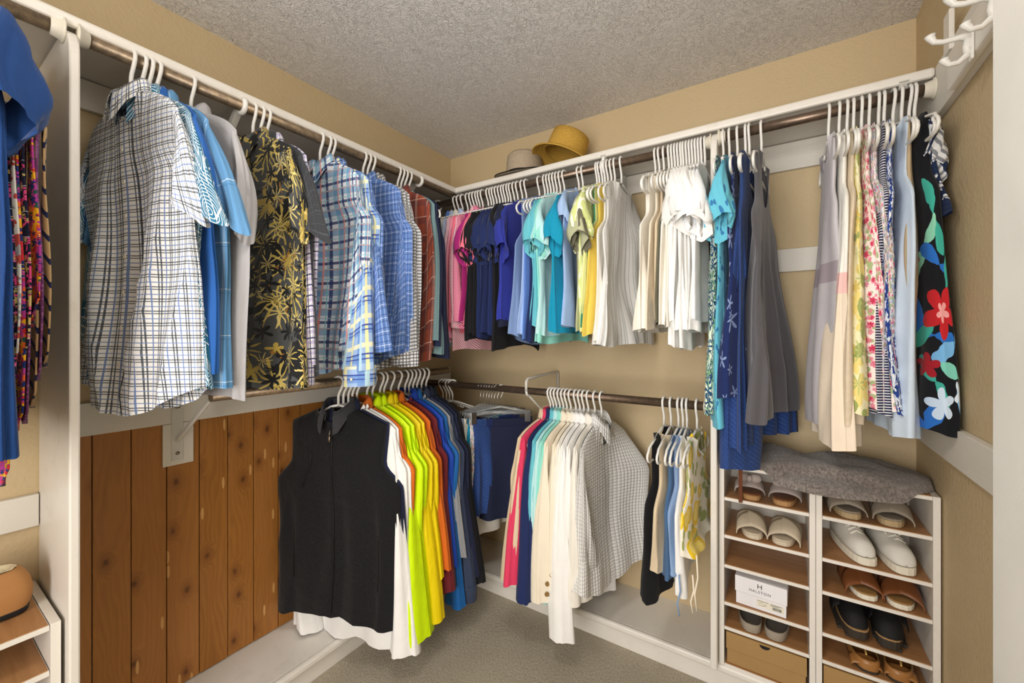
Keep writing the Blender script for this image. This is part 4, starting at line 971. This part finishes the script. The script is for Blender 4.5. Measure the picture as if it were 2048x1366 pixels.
def clipset(u, rot, label, hem, f, W=.14, Th=.02, kind='shorts', z0=-.14, **k):
    x = on_back(u, YLB); loc = (x, YLB, ZLB)
    h = empty('clip_hanger', loc, 'clear clip hanger holding the '+' '.join(label.split()[:9]), 'hanger', None, R_(rot))
    link('wire_hook', CA, h); link('clear_bar', CB, h); link('clip', CCc, h, (-.13, 0, 0)); link('clip', CCc, h, (.13, 0, 0))
    rnd = random.Random(int(u)*3); N, Mr = 72, 30; L = -(hz(u-15, hem, 'y', YLB-.12)-(ZLB-H)) + z0
    V = []; U = []
    p1, p2 = rnd.random()*6, rnd.random()*6
    for j in range(Mr+1):
        t = j/Mr
        for i in range(N+1):
            th = 2*PI*(i % N)/N; c, s_ = math.cos(th), math.sin(th)
            w_ = W*(1+k.get('fl', .12)*t); sag = -.012*(1-(c)**2)*(1-t)
            y = (.006+Th*sm(t*1.5))*math.copysign(abs(s_)**.8, s_)*(1+.35*sm(t*2)*math.cos(9*th+p1)) + .008*sm(t*3)*math.sin(26*W*c+p2+2*t)
            V.append((w_*math.copysign(abs(c)**.8, c), y, z0+sag-L*t)); U.append((4*W*i/N, -L*t))
    n1 = N+1; Fc = [[j*n1+i, (j+1)*n1+i, (j+1)*n1+i+1, j*n1+i+1] for j in range(Mr) for i in range(N)]
    r = empty(kind, loc, label, 'skirt' if kind == 'skirt' else 'shorts', None, R_(rot))
    link('body', mesh('body', V, Fc, F[f], U), r)
    m = MB(); rows = []
    for z, e in ((.006, 1.02), (-.026, 1.03), (-.028, 1.0)):
        rows.append([Vector((W*e*math.copysign(abs(math.cos(q))**.8, math.cos(q)), .0085*math.sin(q)*1.3, z0+z-.012*(1-math.cos(q)**2))) for q in [2*PI*i/40 for i in range(41)]])
    m.grid(rows); link('waistband', mesh('waistband', m.V, m.F, F[f], [(i % 41/40*.5, -(i//41)*.03) for i in range(123)]), r)
clipset(961, 84, 'beige shorts at the left end of the clip hangers', 985, 'tan', W=.15)
clipset(967, 84, 'pale blue-grey seersucker shorts on a clip hanger', 990, 'gingham_blue', W=.15, Th=.03)
clipset(973, 82, 'white shorts on a clip hanger, hanging lowest', 1080, 'ivory', W=.15, Th=.03)
clipset(978, 82, 'teal shorts edge between white and floral ones', 1000, 'turq', W=.14)
clipset(983, 80, 'white shorts with small blue floral print', 1010, 'rose_print2', W=.14)
clipset(989, 74, 'medium navy shorts with side tie', 1035, 'blue_slub', W=.13, Th=.035)
clipset(995, 58, 'dark navy draped shorts beside the large skirt', 1040, 'navy', W=.14, Th=.02)
clipset(1002, 34, 'large dark navy draped skirt facing the room', 1055, 'navy_deep', kind='skirt', W=.15, Th=.035, fl=.05)

# ---------------------------------------------------------------- hats on the back shelf
def straw(name, a, b):
    n = NT(name); o = n.obj(); s = n.sep(o)
    r = n.m('SINE', n.m('MULTIPLY', s[2], 900)); c = n.mix(n.m('MULTIPLY_ADD', r, .2, n.noise(o, 160, 3)), lin(a), lin(b))
    n.bump(n.m('ADD', r, n.noise(o, 300, 2)), .5, .0015); return n.fin(c, .75, .2)
def hat(x, y, z, tilt, crown, brim, hgt, m1, m2, label, dome, eu=None):
    r = empty('hat', (x, y, z), label, 'hat'); r.rotation_euler = tilt
    prof = [(0, hgt*(.93 if not dome else 1)), (crown*.55, hgt*(.95 if not dome else .985)), (crown*.80, hgt*(1.0 if not dome else .95)), (crown*.92, hgt*.90), (crown*.97, hgt*.6), (crown*1.0, hgt*.3), (crown*1.03, .004)]
    MB().lathe(prof, 48, sx=1, sy=1.12).obj('crown', m1, r, True)
    n = 64; rows = []
    for k in range(9):
        t = k/8; rr = crown*1.02+(brim-crown*1.02)*t
        rows.append([Vector((rr*math.cos(q), rr*1.1*math.sin(q), .004+eu(t, q))) for q in [2*PI*i/n for i in range(n+1)]])
    m = MB(); m.grid(rows); b = m.obj('brim', m1, r, True); so = b.modifiers.new('t', 'SOLIDIFY'); so.thickness = .003
    m = MB(); m.tube(rows[-1], .0032, 8, cap=False); m.obj('brim_edge', m2, r, True)
    return r
M_st1 = straw('grey_straw', '#a08f78', '#c7b79f'); M_st2 = straw('yellow_straw', '#b5862f', '#dab458'); M_blk = plain('black_ribbon', '#27231f', .7, .2)
h1 = hat(-1.09, 1.80, ZS+.012, (R_(2), R_(1), 0), .093, .148, .122, M_st1, M_blk, 'grey-beige straw hat with a black band and black-edged brim', False, lambda t, q: .012*t*math.cos(2*q)+.002)
MB().lathe([(.0985, .004), (.0970, .024), (.094, .024)], 48, sy=1.12).obj('hat_band', M_blk, h1, True)
hat(-.875, 1.81, ZS+.082, (R_(-4), R_(20), R_(8)), .095, .150, .115, M_st2, M_st2, 'golden yellow straw hat tilted against the grey one', True, lambda t, q: -.030*t*t+.01*t*math.cos(q+1))

# ---------------------------------------------------------------- shoe rack under the dresses
SH = [-.475, -.593, -.730, -.838, -.974, -1.063]
rack = empty('shoe_rack', (.1, 1.70, ZP), 'white double shoe rack with wood-look shelves in the back right corner', 'rack')
inv = Matrix.Translation(-rack.location)
def rp(o): o.matrix_parent_inverse = inv; return o
YR0, YR1 = 1.683, 1.95
cols = [(-.187, .0985), (.0995, .3925)]
for x0, x1 in cols:
    for a, b in ((x0, x0+.0165), (x1-.0165, x1)):
        rp(MB().box((a, YR0, ZP+.003), (b, YR1, H+SH[0]-.001)).obj('side_panel', M_white, rack, False, .001))
    for k, z in enumerate(SH+[-1.198]):
        o = rp(MB().box((x0+.017, YR0+.001, H+z-.013), (x1-.017, YR1-.006, H+z-.002)).obj('shelf', M_white, rack, False, .0008))
        rp(MB().box((x0+.019, YR0+.004, H+z-.002), (x1-.019, YR1-.008, H+z)).obj('shelf_liner', M_vinyl, rack))
rp(MB().box((cols[0][0], YR1, ZP+.003), (cols[1][1], YR1+.004, H+SH[0])).obj('back_panel', M_white, rack))

def outline(L, wt, wb, n=28, sq=1.0, mirror=1):
    """sole outline, toe at -Y"""
    pts = []
    for i in range(n):
        a = 2*PI*i/n; c, s_ = math.cos(a), math.sin(a)
        t = (s_+1)/2      # 0 toe .. 1 heel
        wd = wt*(1-t)+wb*t - .006*math.sin(PI*t)
        x = wd*math.copysign(abs(c)**.72, c); x += mirror*.006*math.cos(PI*t*1.1)*(1-t)
        pts.append((x, L/2*math.copysign(abs(s_)**.9, s_)))
    return pts
def layer(mb, pts, z0, z1, sc0=1, sc1=1):
    n = len(pts); mb.add([(x*sc0, y*sc0, z0) for x, y in pts]+[(x*sc1, y*sc1, z1) for x, y in pts], [list(range(n))[::-1], [n+i for i in range(n)]]+[[i, (i+1) % n, n+(i+1) % n, n+i] for i in range(n)])
    return mb
def strap(y0a, y1a, y0b, y1b, w0, hgt, mat, parent, name='strap', th=.003, n=18, zb=.0):
    """band from left edge (y0a..y1a) over the foot to the right edge (y0b..y1b)"""
    rows = []
    for i in range(n+1):
        t = i/n; a = PI*(1-t); x = w0*math.cos(a)*1.02; z = zb+hgt*max(0, math.sin(a))**.7
        ya = y0a+(y0b-y0a)*t; yb = y1a+(y1b-y1a)*t
        rows.append([Vector((x, ya+(yb-ya)*q/5, zb+(z-zb)*(.50+.62*q/5)+.0015*math.sin(q*PI/5))) for q in range(6)])
    m = MB().grid(rows); o = m.obj(name, mat, parent, True); so = o.modifiers.new('t', 'SOLIDIFY'); so.thickness = th; so.offset = 1
    return o
def shoe(x, z, kind, label, mirror, rz=0, y=1.80, M=None, L=.235):
    r = empty({'slide': 'slide_sandal', 'bow': 'sandal', 'espad': 'espadrille', 'sneaker': 'sneaker', 'clog': 'clog', 'flat': 'flat_shoe', 'slip': 'slipper'}[kind], (x, y, H+z+.0012), label, 'shoe', None, rz)
    wt, wb = .045, .034
    pts = outline(L, wt, wb, mirror=mirror)
    if kind in ('slide', 'bow', 'espad'):
        hs = {'slide': .016, 'bow': .018, 'espad': .020}[kind]
        o = layer(MB(), pts, 0, hs).obj('sole', M['sole'], r, False, .004)
        layer(MB(), pts, hs, hs+.004, .97, .94).obj('footbed', M['bed'], r, False, .001)
        if kind == 'bow':
            strap(-.085, -.03, -.080, -.025, wt, .045, M['up'], r, zb=hs-.004)
            m = MB(); 
            for s_ in (-1, 1): m.lathe([(0, .016), (.011, .014), (.016, 0), (.011, -.012), (0, -.014)], 12, (s_*.020, -.062, hs+.046), sx=1.3, sy=.7)
            m.lathe([(0, .013), (.009, .008), (.011, 0), (.008, -.01), (0, -.012)], 12, (0, -.068, hs+.046)); m.obj('bow', M['up'], r, True)
        else:
            strap(-.108, -.045, -.055, .030, wt, .046, M['up'], r, zb=hs-.008)
            strap(-.055, .030, -.108, -.045, wt, .049, M['up'], r, zb=hs-.008)
    elif kind == 'sneaker' or kind == 'clog':
        hs = .024 if kind == 'sneaker' else .034
        m = MB(); layer(m, pts, .008 if kind == 'clog' else 0, hs, 1.02, 1.02); m.obj('sole', M['sole'], r, False, .003)
        if kind == 'clog': 
            layer(MB(), pts, hs, hs+.004, 1.03, 1.02).obj('welt', M['bed'], r, False, .001)
            m = MB()
            for q in range(12):
                yy = -L/2*.94+q*L/13; wq = wt*(1 if q > 1 else .75)*.98; wq = wt*.9 if 2 <= q <= 9 else wt*.55; m.box((-wq, yy*.93, 0), (wq, yy*.93+L/13*.6, .009))
            m.obj('tread', M['sole'], r)
        # upper shell loft from toe to collar
        rows = []; K = 24
        hp = [(0, .004), (.03, .022), (.10, .040), (.25, .050 if kind == 'sneaker' else .056), (.5, .068), (.62, .074), (.8, .060), (1, .066)]
        for j in range(K+1):
            t = (1-math.cos(PI*j/K))/2; yy = -L/2*1.0+L*t
            sn = min(1, abs(2*t-1)**(1/.9)); ww = (wt*(1-t)+wb*t-.006*math.sin(PI*t))*math.sqrt(max(0, 1-sn*sn))**.72*1.0
            hh = curve(hp, t); row = []
            op = sm((t-.40)/.12) if kind != 'clog' else sm((t-.55)/.12)   # opening
            for i in range(17):
                a = PI*i/16; xx = ww*math.cos(a); zz = hs+.002+(hh)*math.sin(a)**.75
                if op > .5 and .32*PI < a < .68*PI: 
                    zz = hs+.012+.6*(hh)*(1-op); 
                row.append(Vector((xx+mirror*.005*(1-t), yy+.004, zz)))
            rows.append(row)
        m = MB().grid(rows); o = m.obj('upper', M['up'], r, True); so = o.modifiers.new('t', 'SOLIDIFY'); so.thickness = .0025
        if kind == 'sneaker':
            m = MB(); tg = MB()
            for q in range(5):
                yy = -.052+q*.016; zz = hs+.052+.005*q
                m.tube([(-.019, yy, zz-.005), (0, yy+.003, zz+.006), (.019, yy, zz-.005)], .0032, 6)
            m.tube([(0, -.05+.07, hs+.078), (.018, 0.0, hs+.07), (.022, -.025, hs+.062), (.010, -.03, hs+.062)], .0018, 6)
            m.tube([(0, -.05+.07, hs+.078), (-.018, .0, hs+.07), (-.02, -.03, hs+.060)], .0018, 6)
            m.obj('laces', M['lace'], r, True)
            layer(MB(), outline(L*.42, .021, .024), hs+.040, hs+.0415).obj('insole', M['bed'], r, False, loc=(0, .055, -.03))
            if 0: MB().tube([(-.036*math.sin(a), -.112+.03*(1-math.cos(a)), .020) for a in [q*PI/10-PI/2 for q in range(11)]], .006, 8).obj('toe_bumper', M['sole'], r, True)
        else:
            strap(-.035, .015, -.035, .015, wt*1.0, .060, M['up'], r, zb=hs, name='cross_band')
    elif kind == 'flat':
        layer(MB(), pts, 0, .008).obj('sole', M['sole'], r, False, .001)
        layer(MB(), pts, .008, .010, .96, .94).obj('footbed', M['bed'], r)
        rows = []
        for hgt, sc in ((.008, 1.0), (.022, 1.02), (.030, .99), (.031, .95)):
            rows.append([Vector((x*sc, y_*sc, hgt+(.012*sm((y_-.04)/.06)+.006*sm((-y_-.06)/.04) if hgt > .01 else 0))) for x, y_ in pts+[pts[0]]])
        MB().grid(rows).obj('upper', M['up'], r, True)
        strap(-.110, -.070, -.110, -.070, wt*.78, .018, M['up'], r, name='toe_cap', zb=.010)
        MB().tube([(0, -.105, .048), (0, -.078, .058), (0, -.05, .060)], .003, 6).obj('toe_post', M['lace'], r, True)
        MB().tube([(x*.93, y_*.93, .034) for x, y_ in pts+[pts[0]]], .0022, 6).obj('piping', M['lace'], r, True)
    elif kind == 'slip':
        layer(MB(), pts, 0, .012).obj('sole', M['sole'], r, False, .003)
        rows = []
        for hgt, sc in ((.010, 1.02), (.026, 1.03), (.032, 1.0), (.028, .95)):
            rows.append([Vector((x*sc, y_*sc, hgt)) for x, y_ in pts+[pts[0]]])
        MB().grid(rows).obj('rim', M['sole'], r, True)
        layer(MB(), pts, .013, .017, .96, .93).obj('footbed', M['bed'], r, False, .001)
    return r
def pl(n, c, **k): return plain(n, c, **dict(dict(rough=.7, spec=.25, bumpscale=300, bs=.2), **k))
cork = pl('cork', '#b0875a', bumpscale=220, bs=.5); espa = pl('jute_sole', '#b39c78', bumpscale=260, bs=.9, dist=.002); tpe = pl('taupe_leather', '#a89c96'); sand = pl('sand_leather', '#cdbfa8')
grt = pl('taupe_suede', '#9c9182'); brn = pl('brown_leather', '#7c4a28', rough=.4, spec=.5); brnin = pl('cork_bed', '#9c7747'); snk = pl('canvas_cream', '#dcd9d0'); rub = pl('rubber_offwhite', '#e4ddcb', rough=.5); lc = pl('lace_white', '#e9e4d8')
blk = pl('black_suede', '#1b1b1c'); tred = pl('dark_sole', '#3a342d'); welt = pl('tan_welt', '#a58257'); mesg = pl('grey_mesh', '#77736b', bumpscale=600, bs=.6); bro2 = pl('bronze_leather', '#a3713d', rough=.35, spec=.5); gold = plain('gold_trim', '#c9a563', .3, .6, .6); dkin = pl('dark_lining', '#3a3430')
Mb = dict(sole=cork, bed=brn, up=tpe); Ms = dict(sole=sand, bed=sand, up=sand); Me_ = dict(sole=espa, bed=grt, up=grt); Mn = dict(sole=rub, bed=dkin, up=snk, lace=lc)
Mo = dict(sole=rub, bed=brnin, up=brn); Mc = dict(sole=tred, bed=welt, up=blk); Mf = dict(sole=tred, bed=bro2, up=bro2, lace=gold); Mg = dict(sole=grt, bed=mesg, up=mesg)
for (xa, xb, k, kind, Mx, lb) in (
    (-.098, .020, 1, 'bow', Mb, 'taupe sandal with a bow, top shelf of left column'),
    (-.092, .018, 2, 'slide', Ms, 'sand coloured criss-cross slide, second shelf of left column'),
    (-.098, -.003, 5, 'slip', Mg, 'grey slip-on shoe, shelf above the kraft box'),
    (.178, .300, 1, 'espad', Me_, 'taupe criss-cross espadrille slide, top shelf of right column'),
    (.200, .300, 2, 'sneaker', Mn, 'off-white canvas sneaker, right column'),
    (.218, .322, 3, 'slide', Mo, 'brown leather open-toe slide with white sole, right column'),
    (.195, .295, 4, 'clog', Mc, 'black suede clog with lugged sole, right column'),
    (.222, .318, 5, 'flat', Mf, 'bronze flat shoe with gold trim, lowest shelf in right column')):
    for x, sd, mm in ((xa, 'left one of the pair', 1), (xb, 'right one of the pair', -1)):
        shoe(x, SH[k], kind, lb+', '+sd, mm, R_(4*mm if kind != 'sneaker' else 14), y=1.806, M=Mx)

# boxes
def text(body, size, loc, rot, mat, parent, name='lettering', sp=1.0, align='CENTER'):
    cu = bpy.data.curves.new(name, 'FONT'); cu.body = body; cu.size = size; cu.align_x = align; cu.align_y = 'CENTER'; cu.extrude = .0002; cu.space_character = sp; cu.materials.append(mat)
    t_ = bpy.data.objects.new(name, cu); C.objects.link(t_); bpy.context.view_layer.update()
    me = bpy.data.meshes.new_from_object(t_.evaluated_get(bpy.context.evaluated_depsgraph_get())); bpy.data.objects.remove(t_)
    o = link(name, me, parent, loc, rot)
    return o
M_ink = plain('black_ink', '#1d1d1f', .5); M_boxw = plain('white_card', '#edebee', .5, .3); M_kraft = plain('kraft_card', '#a98757', .8, .2, bumpscale=200, bs=.15)
M_lab = plain('label_paper', '#e9e3d2', .6, .2)
bx = empty('shoe_box', (-.052, 1.80, H+SH[4]+.001), 'white lidded shoe box with black lettering on the left column', 'box', None, R_(-3))
MB().box((-.076, -.105, 0), (.076, .11, .092)).obj('box_base', M_boxw, bx, False, .001)
MB().box((-.079, -.109, .045), (.079, .113, .1005)).obj('lid', M_boxw, bx, False, .0015)
text('H', .023, (-.002, -.1093, .082), (PI/2, 0, 0), M_ink, bx, sp=1)
text('HALSTON', .0125, (-.002, -.1093, .063), (PI/2, 0, 0), M_ink, bx, sp=1.25)
lab = MB().box((-.012, -.1056, .012), (.070, -.105, .036)).obj('label', M_lab, bx)
m = MB(); rr = random.Random(3); xx = .036
while xx < .062: wv = rr.choice((.0005, .001, .0014)); m.box((xx, -.1060, .015), (xx+wv, -.1056, .025)); xx += wv+rr.choice((.0007, .0012))
m.obj('barcode', M_ink, lab)
m = MB(); 
for q in range(3): m.box((.030, -.1060, .0335-.0025*q), (.064-.005*q, -.1056, .0327-.0025*q))
for q in range(2): m.box((-.009, -.1060, .0335-.002*q), (.024, -.1056, .0330-.002*q))
m.tube([(-.004, -.1058, .022), (.002, -.1058, .028), (.010, -.1058, .022), (.017, -.1058, .019), (.018, -.1058, .025), (.008, -.1058, .017), (-.004, -.1058, .018)], .0004, 4)
m.obj('fine_print', M_ink, lab)
def kraft(x0, x1, y0, z, h, label, hole):
    r = empty('cardboard_box', ((x0+x1)/2, y0, z), label, 'box'); wd = (x1-x0)/2
    MB().box((-wd+.003, .003, 0), (wd-.003, .24, h-.006)).obj('box_base', M_kraft, r, False, .001)
    MB().box((-wd, 0, h*.46), (wd, .243, h)).obj('lid', M_kraft, r, False, .0015)
    m = MB(); m.prism([(.016*math.cos(a), -.020*math.sin(a)*.6+h-.006) for a in [PI*i/12 for i in range(13)]], -.0006, .0002, 'y'); m.obj('thumb_hole', M_dark, r)
kraft(-.165, .076, 1.69, H-1.1975, .112, 'brown kraft shoe box at the bottom of the left column', 1)
kraft(.120, .372, 1.69, H-1.1975, .112, 'brown kraft shoe box at the bottom of the right column', 1)

# fur throw on the rack
def furmat():
    n = NT('grey_faux_fur'); g = n.gpos()
    c = n.mix(n.ramp(n.noise(n.scale(g, (150, 150, 90)), 1, 4, .7), .35, .65), lin('#5e5650'), lin('#a59a92'))
    c = n.mix(n.m('MULTIPLY', n.ramp(n.noise(g, 14, 3), .4, .65), .35), c, lin('#6f665f'))
    n.bump(n.m('ADD', n.noise(n.scale(g, (220, 160, 120)), 1, 4, .7), n.noise(g, 40, 3)), .9, .006); n.b.inputs['Sheen Weight'].default_value = .5
    return n.fin(c, .95, .1)
M_fur = furmat()
fu = bpy.data.objects.new('fur_throw', None)
rows = []; bot = []
fur_r = random.Random(11)
import mathutils
NX, NY = 90, 50
V = []
top = []; low = []
for j in range(NY+1):
    tr = []; lr = []
    for i in range(NX+1):
        u = i/NX*2-1; v = j/NY*2-1
        # square -> rounded blob
        ru = u*math.sqrt(max(0, 1-v*v/2)); rv = v*math.sqrt(max(0, 1-u*u/2)); e = min(1, math.hypot(ru, rv))
        x = .145+.262*ru+.01*math.sin(4*rv); y = 1.776+.150*rv-.022*math.cos(ru*2.2)+.012*math.sin(5*ru)
        x = min(x, XR-.006)
        zt_ = .006+.040*(1-e**3.2)**.6 + .008*mathutils.noise.noise((x*14, y*14, 0)) + .018*math.exp(-((ru-.5)**2*14+(rv-.55)**2*10)) + .02*math.exp(-((ru+.65)**2*10+(rv-.5)**2*8)) + .003*mathutils.noise.noise((x*120, y*120, 2)) + .012*math.sin(7*ru+2*rv)*sm(rv+.3)
        zt_ *= sm((1-e)*9+.25)
        dz = -.030*sm((YR0-.004-y)/.03)
        tr.append(Vector((x, y, H+SH[0]+.004+zt_+dz))); lr.append(Vector((x, y, H+SH[0]+.0015+dz)))
    top.append(tr); low.append(lr)
m = MB(); m.grid(top); m.grid(low)
for e_ in (0, NY): m.grid([low[e_], top[e_]])
for e_ in (0, NX): m.grid([[r_[e_] for r_ in low], [r_[e_] for r_ in top]])
tag(m.obj('fur_throw', M_fur, None, True), 'grey faux fur rug draped over the top of the shoe rack', 'rug')
# fur fringe: short tufts over the surface, real geometry
bpy.data.objects.remove(fu)
# leather belt end hanging below the blue dress
x = on_back(1481, 1.675); m = MB().box((x-.006, 1.672, H-.600), (x+.006, 1.675, H-.455))
tag(m.obj('belt_end', pl('tan_belt', '#6d3f25'), None, False, .001), 'brown leather strap hanging in front of the bow sandals', 'belt')

# ---------------------------------------------------------------- left front shoe rack with slipper
rk = empty('shoe_rack', (XL+.15, -.2, 0), 'low white shoe rack at the lower left edge of the frame', 'rack')
inv2 = Matrix.Translation(-rk.location)
def rq(o): o.matrix_parent_inverse = inv2; return o
zt2 = H-.684
for a, b in ((.223, .240), (-.50, -.483)): rq(MB().box((XL+.003, a, ZP+.004), (-1.440, b, zt2)).obj('side_panel', M_white, rk, False, .001))
for z in (zt2-.001, zt2-.108, zt2-.216, zt2-.324, zt2-.43):
    rq(MB().box((XL+.006, -.482, z-.015), (-1.445, .222, z-.003)).obj('shelf', M_white, rk, False, .0008))
    rq(MB().box((XL+.008, -.480, z-.003), (-1.449, .220, z-.001)).obj('shelf_liner', M_vinyl, rk))
sl = empty('slipper', (-1.605, .075, zt2+.0005), 'tan suede slipper with cream fleece lining on the left shoe rack', 'shoe', None, R_(-14)); sl.scale = (1.05, 1.0, 1.05)
sued = pl('tan_suede', '#a87848', bumpscale=120, bs=.4); flc = pl('fleece_lining', '#d8c9a6', bumpscale=90, bs=1.0, dist=.006)
pts = outline(.27, .052, .042, 40)
layer(MB(), pts, 0, .014, 1, 1.02).obj('sole', M_dark, sl, False, .003)
rows = []
hh = lambda y_: .075+.018*sm((y_+.02)/.12)-.02*sm((-y_-.03)/.10)
for t, sc in ((0, 1.0), (.2, 1.05), (.45, 1.06), (.7, 1.02), (.9, .95), (1.0, .88), (1.0, .84)):
    rows.append([Vector((x*sc, y_*(sc if y_ > 0 else 1-.10*t), .012+hh(y_)*t)) for x, y_ in pts+[pts[0]]])
MB().grid(rows).obj('upper', sued, sl, True)
rows = []
for t, sc in ((1.02, .86), (1.03, .80), (.95, .74), (.7, .72), (.2, .70)):
    rows.append([Vector((x*sc+.003*mathutils.noise.noise((x*90, y_*90, t*5)), y_*(sc if y_ > 0 else .78), .012+hh(y_)*t+.004*mathutils.noise.noise((x*60, y_*60, 3)))) for x, y_ in pts+[pts[0]]])
MB().grid(rows).obj('lining', flc, sl, True)
layer(MB(), outline(.20, .036, .030, 24), .02, .024).obj('footbed', flc, sl)
rows = [[Vector((x, y_, z)) for x, y_, z in ((-.05+.1*i/12, -.125+.085*j/6-.01*math.cos((i-6)/6*1.5), .018+ (.058+.004*j)*math.sin(PI*i/12)**.6*(.55+.45*sm(j/3))) for i in range(13))] for j in range(7)]
MB().grid(rows).obj('vamp', sued, sl, True)
